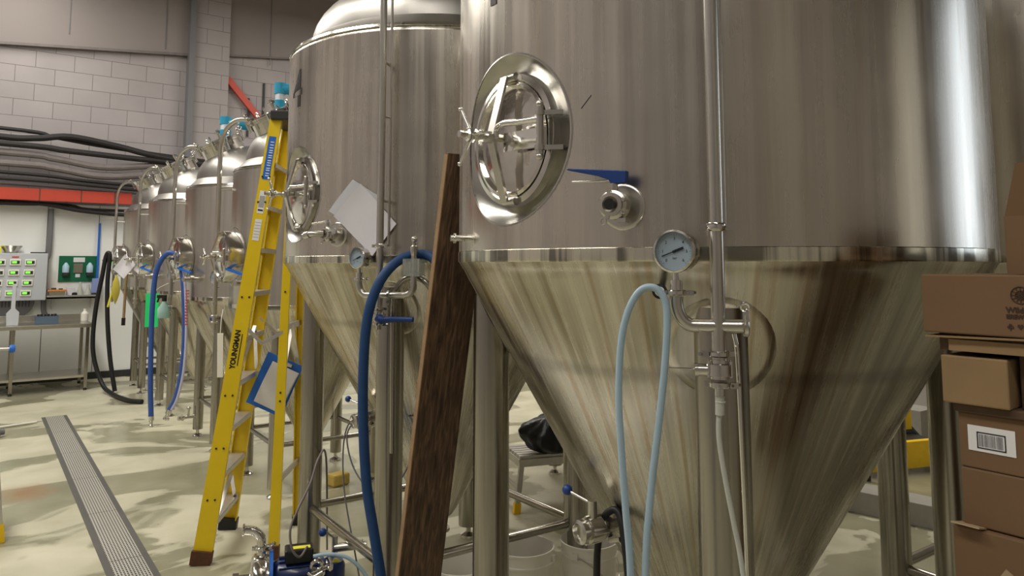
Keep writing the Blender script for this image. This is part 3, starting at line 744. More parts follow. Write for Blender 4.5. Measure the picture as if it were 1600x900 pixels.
def small_outlet(t, az=178, z=.60):
    F = frame((0, 0), (z - SZ0) * SSL, az, z); b = MB(F)
    b.rev((0, .06, 0), (0, -.16, 0), [(0, 0), (.017, 0), (.017, .1), (.03, .102), (.03, .15), (.02, .152), (.02, .2), (.026, .202), (.026, .215), (0, .215)])
    b.tube((0, -.08, .025), (0, -.08, .07), .01); b.tube((0, -.08, .065), (-.06, -.09, .08), .004); b.build('outlet_valve', M['satin'], t)
SC = [(2.25, 5.93), (2.25, 7.6), (2.25, 9.56), (2.25, 11.4)]
SLAB = ['small steel conical tank directly behind the yellow ladder top, first of the small row',
        'small steel conical tank behind the two-tone looped hose, second past the ladder',
        'small steel conical tank behind the bright green card, third beyond the ladder',
        'small steel conical tank farthest away beside the white wall and black hose']
ST = [small_tank(SLAB[i], SC[i]) for i in range(4)]
for t in ST: small_outlet(t)
for i, s in ((0, '5'), (1, '6'), (2, '7')):
    def fn(v, t=t):
        a = R(178) + v.x / RS; rr = RS + .001 + v.z
        return (rr * math.cos(a), rr * math.sin(a), 2.22 + v.y)
# foot-level valve fittings on front legs
for i in range(3):
    t = ST[i]; x = .54 * math.cos(R(135)); y = .54 * math.sin(R(135))
    b = MB(); b.tube((x - .04, y - .02, .20), (x - .16, y - .04, .20), .016); b.tube((x - .10, y - .03, .20), (x - .10, y - .03, .28), .012); b.ball((x - .10, y - .03, .285), .02); b.rev((x - .15, y - .04, .20), (x - .20, y - .05, .20), [(0, 0), (.028, 0), (.028, .012), (.02, .014), (.02, .05), (0, .05)])
    b.tube((x, y, .20), (x - .05, y - .02, .20), .02)
    b.build('floor_valve', M['polish'], t)

# ------------------------------------------------------------ papers, hoses, plank on the big tanks
def shell_sheet(name, c, Rs, pts, m, label, cat, off=.004, curl=0.0):
    """four corners (az, z) clockwise from top; sheet follows the shell"""
    b = MB(); P = [Vector((a, z, 0)) for a, z in pts]
    def f(u, v, o=0):
        q = (P[0] * (1 - u) + P[1] * u) * (1 - v) + (P[3] * (1 - u) + P[2] * u) * v
        rr = Rs + off + o + curl * (abs(u - .5) * 2) ** 3
        return (c[0] + rr * math.cos(R(q.x)), c[1] + rr * math.sin(R(q.x)), q.y)
    b.grid(f, 14, 14); b.grid(lambda u, v: f(u, v, .0012), 14, 14)
    return tag(b.build(name, m), label, cat)
def azof(p): return math.degrees(math.atan2(p[1] - C4[1], p[0] - C4[0]))
pA = [(azof((1.359, 3.139)), 2.088), (azof((1.45, 3.02)), 2.00), (azof((1.40, 3.075)), 1.84), (azof((1.297, 3.265)), 1.947)]
shell_sheet('paper_sheet', C4, RL, pA, M['sheet'], 'grey plastic sleeve taped behind the white paper on tank 4', 'paper', .003)
pB = [(azof((1.387, 3.096)), 2.065), (azof((1.499, 2.963)), 1.881), (azof((1.425, 3.044)), 1.739), (azof((1.315, 3.223)), 1.921)]
shell_sheet('paper_sheet', C4, RL, pB, M['paper'], 'white paper sheet taped diagonally on the shell of tank 4', 'paper', .007, .01)

def hose(name, pts, r, m, label, F=None, sub=8, group=None):
    P = [(F @ Vector(p)) if F is not None else Vector(p) for p in pts]
    return tag(MB().path(P, r, seg=14, sub=sub).build(name, m), label, 'hose', group)
F1w = frame(C1, RL, -142)
hose('silicone_hose', [(-.142, -.115, .35), (-.140, -.12, .70), (-.142, -.12, 1.046), (-.15, -.12, 1.176), (-.158, -.12, 1.308), (-.162, -.12, 1.415), (-.156, -.12, 1.525), (-.141, -.12, 1.594), (-.117, -.12, 1.639), (-.092, -.12, 1.652), (-.069, -.12, 1.641), (-.056, -.12, 1.602), (-.061, -.12, 1.501), (-.077, -.12, 1.366), (-.095, -.12, 1.233), (-.111, -.12, 1.049), (-.115, -.12, .70), (-.118, -.12, .35)],
     .0078, M['clear_blue'], 'pale blue silicone hose looped over the peg on the nearest tank', F1w)
hose('silicone_hose', [(-.017, -.1, 1.395), (-.02, -.1, 1.36), (-.018, -.1, 1.317), (-.007, -.1, 1.239), (.006, -.1, 1.163), (.02, -.1, 1.075), (.05, -.12, .8), (.09, -.2, .3), (.12, -.3, .02)],
     .0055, M['clear_white'], 'thin milky hose hanging from the bottom valve of the nearest tank', frame(C1, RL, -138))
F4w = frame(C4, RL, -138)
hose('rubber_hose', [(.13, -.2, .03), (.115, -.2, .30), (.091, -.2, .46), (.052, -.2, .655), (.024, -.2, .804), (.006, -.2, 1.005), (-.001, -.2, 1.211), (.006, -.2, 1.419), (.029, -.195, 1.551), (.068, -.165, 1.655), (.118, -.105, 1.722), (.180, -.058, 1.744), (.248, -.07, 1.731), (.298, -.10, 1.671), (.322, -.12, 1.606), (.340, -.13, 1.45), (.335, -.14, 1.20), (.315, -.14, .9), (.29, -.16, .5), (.28, -.2, .03)],
     .021, M['blue_hose'], 'thick dark blue rubber hose arched over the relief valve of tank 4', F4w)
# black hose hung on the outlet of the nearest tank
pc = cone_pt(176, .93); Fo = frame(C1, math.hypot(pc.x, pc.y), 176, .93)
hose('rubber_hose', [(-.02, -.10, -.90), (-.018, -.085, -.5), (-.015, -.075, -.15), (-.014, -.07, -.06), (.0, -.062, .02), (.025, -.045, .052), (.05, -.04, .045), (.075, -.045, -.01), (.10, -.05, -.15), (.12, -.055, -.5), (.13, -.06, -.90)],
     .0105, M['black'], 'black hose draped over the low outlet valve of the nearest tank', Fo)
# thin wires looped at tank 4 outlet
pc = cone_pt(-172, .93); Fo4 = frame(C4, math.hypot(pc.x, pc.y), -172, .93)
hose('cable_loop', [(.02, -.05, .04), (-.08, -.10, .0), (-.13, -.12, -.12), (-.12, -.12, -.35), (-.05, -.10, -.62), (.03, -.08, -.85), (.08, .0, -.925)], .004, M['conduit'], 'thin grey cable looping from the low outlet of tank 4', Fo4)
hose('cable_loop', [(.0, -.09, .03), (-.10, -.12, -.08), (-.06, -.10, -.25), (.06, -.06, -.34), (.20, -.02, -.28), (.27, .02, -.12), (.22, .04, .02), (.1, 0, .05)], .004, M['conduit'], 'second grey cable coiled wide around the low outlet of tank 4', Fo4)

# plank leaning on the nearest tank
def plank():
    t = thing('wooden_plank', 'long weathered brown plank leaning between tank 4 and the nearest tank', 'plank', (1.405, 2.67, 0))
    lean = math.atan2(.45, 2.08); Mx = Matrix.Rotation(lean, 4, 'X')
    b = MB(); b.box((0, .0, 1.07), (.185, .022, 2.14), M=Mx); b.build('board', M['wood'], t, bevel=.002)
    b = MB(); b.box((-.094, .0, 1.07), (.004, .023, 2.13), M=Mx); b.build('lit_edge', M['wood_edge'], t)  # lit edge and shaded face put into two wood colours
    return t
plank()

# ------------------------------------------------------------ stepladder
def ladder():
    t = thing('stepladder', 'tall yellow fibreglass stepladder with aluminium treads standing beside tank 4', 'ladder', (0, 0, 0))
    e = Vector((.288, .507, 0)).normalized(); s = Vector((.87, -.49, 0)).normalized()
    A = Vector((1.12, 4.60, 0)); B = Vector((1.40, 5.10, 0)); C = Vector((1.48, 4.44, 0)); D = Vector((1.80, 4.92, 0))
    H = 2.60; mid = (A + B + C + D) / 4
    mid = mid + s * .165 - Vector((e.x, e.y, 0)) * .03
    topF = lambda k: mid + e * (k * .19) - s * .045 + Vector((0, 0, H)); topR = lambda k: mid + e * (k * .17) + s * .055 + Vector((0, 0, H - .12))
    names = []
    def rail(name, p0, p1, w, d, out, lab=None, foot=M['rust']):
        w1 = w * .66; b = MB(); b.beam2(p0 + (p1 - p0).normalized() * .06, p1, w, w1, .006, s)
        for k in (-1, 1): b.beam(p0 + (p1 - p0).normalized() * .06 + s * k * (w / 2 - .004) - out * d / 2, p1 + s * k * (w1 / 2 - .004) - out * d / 2, .008, d, s)
        r = b.build(name, M['yellow'], t)
        f = MB(); f.beam(p0, p0 + (p1 - p0).normalized() * .075, w + .008, .05, s); f.build('rubber_foot', foot, r, label='rusty brown foot')
        for q in (.34, .38, .62, .86, .90):
            for k in (-1, 1):
                rv = p0 + (p1 - p0) * q + s * k * w * .18 + out * .003
        return r
    pf0, pf1 = A, topF(-1); r1 = rail('front_rail', A, topF(-1), .105, .03, -e)
    r2 = rail('front_rail', B, topF(1), .105, .03, e, foot=M['black'])
    r3 = rail('rear_rail', C, topR(-1), .060, .03, -e); r4 = rail('rear_rail', D, topR(1), .060, .03, e, foot=M['black'])
    # rivets
    for q in (.135, .245, .36, .58, .80, .86):
        for k in (-.25, .25):
            p = A + (pf1 - A) * q + s * k * .105 * .8 - e * .004; b = MB(); b.tube(p, p - e * .004, .006, seg=8); b.build('rivet', M['dark_steel'], r1)
    for q in (.36, .38, .62, .86):
        p = C + (topR(-1) - C) * q - e * .004; b = MB(); b.tube(p, p - e * .004, .006, seg=8); b.build('rivet', M['dark_steel'], r3)
    for i in range(9):
        q = (.225 + .262 * i) / H
        p0 = A + (topF(-1) - A) * q; p1 = B + (topF(1) - B) * q
        b = MB(); b.beam(p0 + e * .01, p1 - e * .01, .085, .008, s); b.beam(p0 + e * .01 + s * -.042 + Vector((0, 0, -.016)), p1 - e * .01 + s * -.042 + Vector((0, 0, -.016)), .006, .035, s)
        b.beam(p0 + e * .01 + s * .042 + Vector((0, 0, -.012)), p1 - e * .01 + s * .042 + Vector((0, 0, -.012)), .006, .025, s)
        b.build('tread', M['alu'], t)
    for z in (.42, 1.32, 1.85, 2.25):
        q = z / (H - .12); p0 = C + (topR(-1) - C) * q; p1 = D + (topR(1) - D) * q
        b = MB(); b.beam(p0, p1, .012, .035, s); b.build('rear_bar', M['alu'], t)
    # diagonal braces
    for (ra, rb, za, zb, u) in ((A, B, 1.02, 1.32, 0), (A, B, .16, .42, 1)):
        for k in (0, 1):
            base, tp = ((A, topF(-1)), (B, topF(1)))[k]; oth = ((B, topF(1)), (A, topF(-1)))[k]
            p = base + (tp - base) * (za / H); mid_t = (A + (topF(-1) - A) * (zb / H) + B + (topF(1) - B) * (zb / H)) / 2
            b = MB(); b.beam(p + s * .03, mid_t + s * .03, .022, .006, s); b.build('diagonal_brace', M['alu'], t)
    for k, (P0, P1, Q0, Q1) in enumerate(((A, topF(-1), C, topR(-1)), (B, topF(1), D, topR(1)))):
        p = P0 + (P1 - P0) * (1.36 / H); q = Q0 + (Q1 - Q0) * (1.30 / (H - .12)); m_ = (p + q) / 2 + Vector((0, 0, -.10))
        b = MB(); b.beam(p, m_, .02, .006, (0, 0, 1)); b.beam(m_, q, .02, .006, (0, 0, 1)); b.build('spreader', M['alu'], t)
    for k in (0, 1):
        p = (C, D)[k]; tp = (topR(-1), topR(1))[k]; a0 = p + (tp - p) * (.98 / (H - .12)); a1 = (C + (topR(-1) - C) * (1.32 / (H - .12)) + D + (topR(1) - D) * (1.32 / (H - .12))) / 2
        b = MB(); b.beam(a0, a1, .02, .006, s); b.build('diagonal_brace', M['alu'], t)
    # top cap
    b = MB(); cM = Matrix.Translation(mid + Vector((0, 0, H + .02))) @ Matrix.Rotation(math.atan2(e.y, e.x), 4, 'Z')
    b.box((0, 0, 0), (.44, .15, .06), M=cM); b.build('top_cap', M['dark_steel'], t, bevel=.008)
    # labels on the near front rail
    dr = (topF(-1) - A).normalized(); nrm = -e
    def lm(q, off=.0045):
        o = A + (topF(-1) - A) * q - e * off; m = Matrix((dr, nrm.cross(dr), nrm)).transposed().to_4x4(); m.translation = o; return m
    for q, l, w, mm, nm in ((.905, .27, .042, M['blue_bright'], 'blue_label'), (.80, .14, .040, M['paper_w'], 'white_label'), (.735, .13, .040, M['paper_w'], 'white_label')):
        b = MB(lm(q)); b.box((0, 0, 0), (l, w, .001)); lb = b.build(nm, mm, r1)
    b = MB(lm(.905, .0056))
    for i in range(14): b.box((-.11 + i * .016 + random.uniform(-.003, .003), -.004, 0), (.006, .022, .0006))
    b.build('label_print', M['paper_w'], r1)
    b = MB(lm(.80, .0056))
    for i in range(9): b.box((-.03 + i * .008, 0, 0), (.003, .032, .0006))
    b.box((-.05, 0, 0), (.010, .03, .0006)); b.build('label_print', M['ink'], r1)
    b = MB(lm(.735, .0056))
    for i in range(6): b.box((-.045 + i * .018, 0, 0), (.002, .035, .0006))
    b.build('label_print', M['paper_grey'], r1)
    m = lm(.462, .0042) @ Matrix.Translation((0, .008, 0))
    text('brand_lettering', 'YOUNGMAN', .042, m, M['ink'], r1, bold=.0018, sx=.92)
    b = MB(lm(.462, .0045)); b.box((0, -.018, 0), (.185, .005, .0008)); b.build('lettering_underline', M['ink'], r1)
    return t
ladder()
# clipboard hanging inside the ladder
def clipboard():
    t = thing('clipboard', 'blue clipboard with white sheets hanging between the ladder rails', 'clipboard', (0, 0, 0))
    x = Vector((.812, -.584, 0)); z = Vector((.30 * .812, -.30 * .584, 1)).normalized()
    x = (x - z * x.dot(z) + Vector((0, 0, -.0))).normalized(); y = z.cross(x)
    o = Matrix((x, y, z)).transposed().to_4x4(); o.translation = Vector((1.60, 4.86, .93))
    o = o @ Matrix.Rotation(R(6), 4, 'Y')
    b = MB(o); b.box((0, 0, 0), (.25, .004, .35)); b.build('board', M['blue_bright'], t, bevel=.002)
    b = MB(o @ Matrix.Rotation(R(2), 4, 'Y')); b.grid(lambda u, v: (-.075 + .19 * u, -.006 - .012 * math.sin(v * 3), -.15 + .28 * v), 4, 8); b.grid(lambda u, v: (-.06 + .17 * u, -.010 - .016 * math.sin(v * 3), -.14 + .27 * v), 4, 8); b.build('paper', M['paper_w'], t)
    b = MB(o); b.box((.01, -.008, .150), (.10, .014, .022)); b.build('clip', M['bright'], t, bevel=.003)
    return t
clipboard()

# ------------------------------------------------------------ buckets
def bucket(name, label, x, y, r, h, lid=False, rz=0):
    t = thing(name, label, 'bucket', (x, y, 0), rz, 'white buckets under the tanks')
    b = MB(); rb = r * .86
    b.lathe([(0, .0), (rb, .0), (rb + .004, .01), (r * .965, h - .07), (r * 1.0, h - .068), (r * 1.0, h - .060), (r * .97, h - .055), (r * .985, h - .01), (r * 1.02, h - .008), (r * 1.02, h), (r * .975, h), (r * .965, h - .05), (rb - .004, .012), (0, .010)], None, 48)
    b.build('pail', M['white_pl'], t)
    if lid:
        b = MB(); b.lathe([(r * 1.035, h - .022), (r * 1.035, h + .004), (r * .99, h + .008), (r * .94, h - .004), (0, h - .002)], None, 48); b.build('lid', M['white_pl'], t)
    b = MB()
    pts = [(r * 1.01 * math.cos(a), r * 1.05 * math.sin(a), h - .045 - .125 * math.sin(a * 1.0) ** 2 * 1.0) for a in [PI * k / 10 for k in range(11)]]
    b.path(pts, .0026, seg=8); b.build('handle', M['dark_steel'] if lid else M['satin'], t)
    for s in (-1, 1):
        b = MB(); b.box((s * r * 1.01, 0, h - .045), (.012, .03, .03)); b.build('handle_lug', M['white_pl'], t, bevel=.003)
    return t
def camxy(cx, z): return (cx * .812 + z * .584, -cx * .584 + z * .812)
for (nm, lb, cx, z, r, h, ld, rz) in (('bucket', 'white open bucket beside the foot of the wooden plank', -.235, 3.58, .142, .32, False, 1.2),
                              ('bucket', 'white open bucket just right of the nearest steel leg', .055, 3.80, .150, .32, False, -.9),
                              ('bucket', 'white bucket with a dark wire handle beneath the outlet valve with blue knob', .385, 3.86, .143, .33, False, 3.5)):
    x, y = camxy(cx, z); bucket(nm, lb, x, y, r, h, ld, rz)

# ------------------------------------------------------------ pump cart at the bottom
def pump():
    x, y = camxy(-1.20, 3.58); t = thing('transfer_pump', 'dark blue electric transfer pump with steel volute on the floor', 'pump', (x, y, 0), R(-17.7))
    def K(p): return p
    zc = .25; k = 1.0
    b = MB(); b.rev((0, 0, zc), (.12, 0, zc), [(0, -.02), (.03, -.02), (.09, -.012), (.105, 0), (.108, .02), (.100, .05), (.11, .055), (.11, .066), (0, .066)], 48); v = b.build('volute', M['wrinkle'], t)
    b = MB(); b.rev((-.02, 0, zc), (-.20, 0, zc), [(.0, 0), (.024, 0), (.024, .045), (.034, .046), (.034, .072), (.022, .074), (.022, .12), (.028, .128), (.028, .134), (.02, .136), (0, .13)], 8); b.build('inlet', M['bright'], v)
    b = MB(); b.path([(.03, 0, zc + .095), (.03, 0, zc + .15), (.025, 0, zc + .185), (-.005, 0, zc + .213), (-.05, 0, zc + .222)], .021, sub=6, seg=18); b.rev((-.045, 0, zc + .222), (-.06, 0, zc + .223), [(0, 0), (.021, 0), (.028, .003), (.028, .010), (.019, .011), (0, .004)]); b.build('outlet_elbow', M['bright'], v)
    b = MB(); clamp(b, (.03, 0, zc + .135), 'z', .033, .018, (1, 0, 0)); b.tube((.06, 0, zc + .14), (.09, -.02, zc + .155), .008); b.build('clamp', M['polish'], v)
    b = MB(); b.rev((.068, 0, zc), (.09, 0, zc), [(0, 0), (.115, 0), (.115, .016), (0, .016)], 48); b.build('flange', M['blue_bright'], t, label='blue flange')
    b = MB()
    b.rev((.085, 0, zc - .01), (.33, 0, zc - .01), [(0, 0), (.07, 0), (.082, .02), (.082, .20), (.07, .23), (0, .235)], 32)
    for i in range(16):
        a = 2 * PI * i / 16; b.beam((.11, .084 * math.cos(a), zc - .01 + .084 * math.sin(a)), (.28, .084 * math.cos(a), zc - .01 + .084 * math.sin(a)), .004, .012, (0, -math.sin(a), math.cos(a)))
    m = b.build('motor', M['motor_blue'], t)
    b = MB(); b.box((.20, -.01, zc + .095), (.13, .10, .06)); b.build('terminal_box', M['black_gloss'], m, bevel=.008)
    b = MB(); b.box((.21, -.025, zc + .1265), (.08, .035, .002)); b.box((.36, -.085, zc + .055), (.03, .002, .045), rot=Matrix.Rotation(R(30), 4, 'Y')); b.build('warning_sticker', M['tag_yellow'], m)
    b = MB(); b.box((.19, -.088, zc - .045), (.12, .002, .016)); b.build('name_plate', M['bright'], m)
    b = MB(); b.box((.20, 0, .04), (.42, .20, .02)); b.box((.16, 0, .105), (.10, .12, .13)); b.box((.28, 0, .105), (.06, .12, .13))
    for sx in (.02, .38):
        for sy in (-.08, .08): b.tube((sx, sy, 0), (sx, sy, .03), .02)
    b.build('base', M['dark_steel'], t)
    b = MB(); b.rev((.35, -.05, zc - .06), (.35, -.05, zc + .09), [(0, 0), (.045, 0), (.06, .01), (.06, .10), (.05, .12), (0, .125)], 28); b.build('control_pod', M['motor_blue'], t)
    b = MB(); b.tube((.29, -.12, zc - .08), (.29, -.12, zc + .01), .020); b.rev((.29, -.12, zc), (.29, -.12, zc + .05), [(0, 0), (.026, 0), (.026, .016), (.02, .02), (.02, .03), (.026, .032), (.026, .045), (0, .045)])
    b.ring((.275, -.13, zc + .075), (0, 1, .3), .024, .009, seg=24); b.ring((.33, -.12, zc + .07), (1, .4, 0), .026, .008, seg=24); b.tube((.25, -.13, zc + .04), (.34, -.11, zc + .06), .010)
    b.path([(.235, -.14, zc + .05), (.26, -.15, zc + .035), (.30, -.15, zc + .05)], .007, sub=4); b.build('coupling', M['polish'], t)
    b = MB(); b.tube((.37, .06, zc + .02), (.37, .06, zc + .13), .014); b.tube((.37, .06, zc + .075), (.50, .03, zc + .085), .020); b.rev((.49, .03, zc + .085), (.53, .02, zc + .085), [(0, 0), (.028, 0), (.028, .01), (.02, .012), (.02, .03), (0, .03)])
    b.tube((.37, .06, zc + .12), (.33, .05, zc + .155), .005); vv = b.build('outlet_valve', M['satin'], t)
    b = MB(); b.ball((.31, .045, zc + .16), .02); b.build('lever_knob', M['blue_handle'], vv, label='blue ball knob')
    return t, Matrix.Translation((x, y, 0)) @ Matrix.Rotation(R(-17.7), 4, 'Z')
tp, PM = pump()
hose('power_cable', [(.235, -.04, .38), (.20, -.10, .36), (.165, -.11, .40), (.155, -.08, .48), (.19, -.02, .55), (.25, .10, .63), (.30, .30, .70), (.36, .6, .62), (.40, .9, .02)], .0055, M['cable_grey'], 'thin grey power cable rising from the pump and passing the steel leg', PM)
hose('silicone_hose', [(.26, -.10, .355), (.33, -.11, .36), (.42, -.12, .335), (.50, -.13, .25), (.54, -.14, .13), (.56, -.14, .02)], .0085, M['clear_blue'], 'pale hose curving over the right end of the pump', PM)
hose('silicone_hose', [(.40, -.06, .19), (.46, -.08, .18), (.50, -.10, .10), (.52, -.12, .02)], .006, M['clear_white'], 'short thin pale hose behind the pump end near the floor', PM)
b = MB(); b.box((0, 0, .045), (.15, .11, .09)); o = b.build('sponge', M['sponge'], bevel=.015); o.location = (2.36, 5.60, 0); o.rotation_euler = (0, 0, .2); tag(o, 'yellow sponge lying on the floor behind the steel leg', 'sponge')

# ------------------------------------------------------------ cardboard boxes at right
def carton(label, x, yfar, z0, z1, ly, lx, m, rz=0, worn=0, name='cardboard_box', parts=None):
    t = thing(name, label, 'box', (x, yfar, z0), rz, 'stacked cardboard boxes')
    h = z1 - z0; b = MB(); b.box((lx / 2, -ly / 2, h / 2), (lx, ly, h)); b.build('carton', m, t, bevel=.003)
    return t
bx = []
a = carton('cardboard box with a printed round logo, near the top of the right stack', 1.555, .742, 1.566, 1.681, .46, .30, M['card'], R(2))
FA = Matrix(((0, 0, -1, -.0006), (-1, 0, 0, 0), (0, 1, 0, 0), (0, 0, 0, 1)))   # text x -> -y, text y -> z, normal -> -x
def on_face(yy, zz): return Matrix.Translation((0, -yy, zz)) @ FA
def printed(par, body, size, yy, zz, bold=.0004): return text('printed_text', body, size, on_face(yy, zz), M['stamp'], par, bold=bold, align='LEFT')
printed(a, 'Wild', .0145, .149, .050, .0005); printed(a, 'BREW', .0105, .149, .038, .0006)
b = MB(Matrix.Translation((-.0008, -.174, .078))); b.ring((0, 0, 0), (1, 0, 0), .0155, .0009, seg=32, n=4)
for k in range(6):
    an = PI * k / 6; b.beam((0, -.014 * math.cos(an), -.014 * math.sin(an)), (0, .014 * math.cos(an), .014 * math.sin(an)), .0012, .0012, (1, 0, 0))
b.ring((0, 0, 0), (1, 0, 0), .008, .0008, seg=24, n=4); b.build('round_emblem', M['stamp'], a)
b = MB(Matrix.Translation((-.0008, 0, 0)))
for yy, kd in ((.155, 0), (.171, 1), (.187, 2)):
    if kd == 1: b.prism([(0, -.005), (.005, .001), (.0035, .0045), (.001, .004), (0, .002), (-.001, .004), (-.0035, .0045), (-.005, .001)], .001, Matrix.Translation((0, -yy, .020)) @ Matrix.Rotation(R(90), 4, 'Z'))
    else:
        for dx, dz in ((-.0028, 0), (.0028, 0), (0, .0035)): b.rev((-.0005, -yy + dx, .019 + dz), (.0005, -yy + dx, .019 + dz), [(0, 0), (.0026, 0), (.0026, .001), (0, .001)], 12)
        b.box((0, -yy, .0155), (.001, .0014, .006))
b.build('suit_symbols', M['stamp'], a)
# thin crushed flat layer
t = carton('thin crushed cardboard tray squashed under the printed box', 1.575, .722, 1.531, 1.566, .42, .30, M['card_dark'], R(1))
b = MB(); b.box((.13, -.20, .0325), (.29, .44, .004), rot=Matrix.Rotation(R(-1.5), 4, 'X')); b.box((-.004, -.10, .012), (.004, .16, .022)); b.build('torn_flap', M['card_light'], t)
carton('pale worn cardboard box below the crushed tray', 1.568, .718, 1.43, 1.522, .118, .28, M['card_light'], R(1))
carton('added dark cardboard box standing in for the shaded side of the pale worn box', 1.60, .592, 1.43, 1.531, .28, .26, M['card_dark'], R(-4))  # added box, its dark card stands in for the pale box's shaded side
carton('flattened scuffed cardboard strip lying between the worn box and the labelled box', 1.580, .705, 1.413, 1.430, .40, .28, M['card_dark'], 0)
a = carton('cardboard box with a white barcode label, middle of the right stack', 1.588, .700, 1.308, 1.413, .40, .30, M['card'], R(0))
b = MB(); b.box((-.0008, -.058, .058), (.001, .082, .048)); lb = b.build('barcode_label', M['paper_w'], a)
b = MB()
for yy, ly, zz, lz in ((-.058, .050, .070, .002), (-.058, .050, .041, .002), (-.034, .002, .0555, .031), (-.082, .002, .0555, .031)): b.box((-.0017, yy, zz), (.0006, ly, lz))
b.build('label_border', M['ink'], lb)
b = MB(); yy = -.037
while yy > -.079:
    w = random.choice((.0006, .001, .0016)); b.box((-.0017, yy, .0555), (.0005, w, .023)); yy -= w + random.choice((.0006, .001, .0014))
b.build('barcode', M['paper_grey'], lb)
carton('plain cardboard box directly under the barcode-labelled box', 1.586, .699, 1.199, 1.307, .40, .30, M['card'], R(0.5))
a = carton('cardboard box with torn tape at the bottom edge of the picture', 1.572, .714, .80, 1.197, .42, .32, M['card'], R(1))
b = MB(); b.prism([(0, 0), (.02, .03), (.05, .01), (.055, -.05), (.03, -.03)], .0012, Matrix.Translation((-.001, -.07, .31)) @ Matrix.Rotation(R(-90), 4, 'Z')); b.build('torn_tape', M['card_in'], a)
b = MB(); b.box((.006, -.03, .401), (.05, .05, .003), rot=Matrix.Rotation(R(12), 4, 'Y')); b.build('lifted_flap', M['card_in'], a)
carton('large cardboard box low in the right stack under the torn-tape box', 1.56, .72, .40, .80, .46, .40, M['card'])
carton('large cardboard box standing on the floor at the base of the right stack', 1.56, .72, 0, .40, .46, .40, M['card'])
t = thing('cardboard_box', 'open brown cardboard box with a raised flap on top of the right stack', 'box', (1.60, .600, 1.683), R(1), 'stacked cardboard boxes')
b = MB()
for c, d in (((0, -.2, .055), (.004, .40, .11)), ((.26, -.2, .055), (.004, .40, .11)), ((.13, 0, .055), (.26, .004, .11)), ((.13, -.4, .055), (.26, .004, .11)), ((.13, -.2, .002), (.26, .40, .004))): b.box(c, d)
b.build('carton', M['card'], t)
b = MB(); b.prism([(0, 0), (.39, 0), (.38, .115), (.028, .100)], .004, Matrix.Translation((-.0, -.0, .11)) @ Matrix.Rotation(R(-90), 4, 'Z') @ Matrix.Rotation(R(8), 4, 'X')); b.build('raised_flap', M['card'], t)

# ------------------------------------------------------------ behind the tanks, right side
def yellow_steps():
    t = thing('access_steps', 'dark metal access steps with bright yellow nosings seen past the nearest cone', 'steps', (5.72, 3.35, 0), R(-18))
    for i in range(3):
        z = .13 + .23 * i; y = .30 * i
        b = MB(); b.box((.45, y + .15, z + .10), (.95, .30, .02)); tr = b.build('tread', M['dark_steel'], t)
        b = MB(); b.box((.45, y - .005, z + .02), (.95, .03, .21)); b.box((.45, y + .02, z + .115), (.95, .06, .012)); b.build('nosing', M['steps_yellow'], tr, label='bright yellow ribbed nosing')
    for x in (-.04, .94):
        b = MB(); b.beam((x, -.02, 0), (x, .95, .70), .02, .10, (1, 0, 0)); b.beam((x, .95, 0), (x, .95, 1.6), .04, .04, (1, 0, 0)); b.build('stringer', M['dark_steel'], t)
    b = MB(); b.beam((.10, -.06, 0), (.10, -.06, .75), .05, .04, (1, 0, 0)); b.build('post', M['dark_steel'], t)
    return t
yellow_steps()
b = MB(); b.box((0, 0, .075), (1.9, .22, .15)); o = b.build('floor_channel', M['kerb'], bevel=.005); o.location = (5.15, 2.65, 0); o.rotation_euler = (0, 0, R(-80)); tag(o, 'long grey metal channel lying on the floor in front of the yellow steps', 'channel')

def step_platform(label, x, y, rz, w, d, h):
    t = thing('step_platform', label, 'step stool', (x, y, 0), rz, None)
    b = MB()
    for i in range(6): b.box((0, -d / 2 + (i + .5) * d / 6, h), (w, d / 6 - .012, .02))
    b.build('slatted_top', M['alu'], t)
    b = MB(); b.box((0, -d / 2, h - .035), (w, .02, .05)); b.box((0, d / 2, h - .035), (w, .02, .05)); b.box((-w / 2, 0, h - .035), (.02, d, .05)); b.box((w / 2, 0, h - .035), (.02, d, .05)); b.build('frame', M['alu'], t)
    for sx in (-1, 1):
        for sy in (-1, 1):
            b = MB(); p0 = Vector((sx * (w / 2 + .04), sy * (d / 2 + .03), .0)); p1 = Vector((sx * w / 2 * .96, sy * d / 2 * .96, h - .02)); b.beam(p0 + (p1 - p0) * .1, p1, .035, .03, (1, 0, 0)); l = b.build('leg', M['alu'], t)
            b = MB(); b.beam(p0, p0 + (p1 - p0) * .2, .045, .04, (1, 0, 0)); b.build('foot', M['steps_yellow'], l, label='yellow plastic foot')
        b = MB(); b.tube((sx * (w / 2 + .02), -d / 2, h * .45), (sx * (w / 2 + .02), d / 2, h * .45), .012); b.build('side_rail', M['alu'], t)
    return t
x, y = camxy(.30, 5.55)
step_platform('low slatted aluminium step platform under the black bag', x, y, R(-18), .62, .34, .36)
x, y = camxy(.29, 5.40)
def bag():
    b = MB()
    def f(u, v):
        a = 2 * PI * u; t = PI * v; n = 1 + .13 * math.sin(3 * a + 4 * v) + .09 * math.sin(7 * a + 1) + .07 * math.sin(13 * v + 5 * a) + .04 * math.sin(17 * a - 9 * v)
        zz = -math.cos(t); r = math.sin(t) ** .8 * n
        return (.24 * r * math.cos(a), .17 * r * math.sin(a), .15 + (.15 * zz if zz < 0 else .13 * zz * (1 + .25 * math.cos(a))))
    b.grid(f, 72, 36); o = b.build('bin_bag', M['black_gloss']); o.location = (x, y, .372); o.rotation_euler = (0, 0, -.6)
    return tag(o, 'black plastic bag heaped on the slatted step platform under the nearest tank', 'bag')
bag()

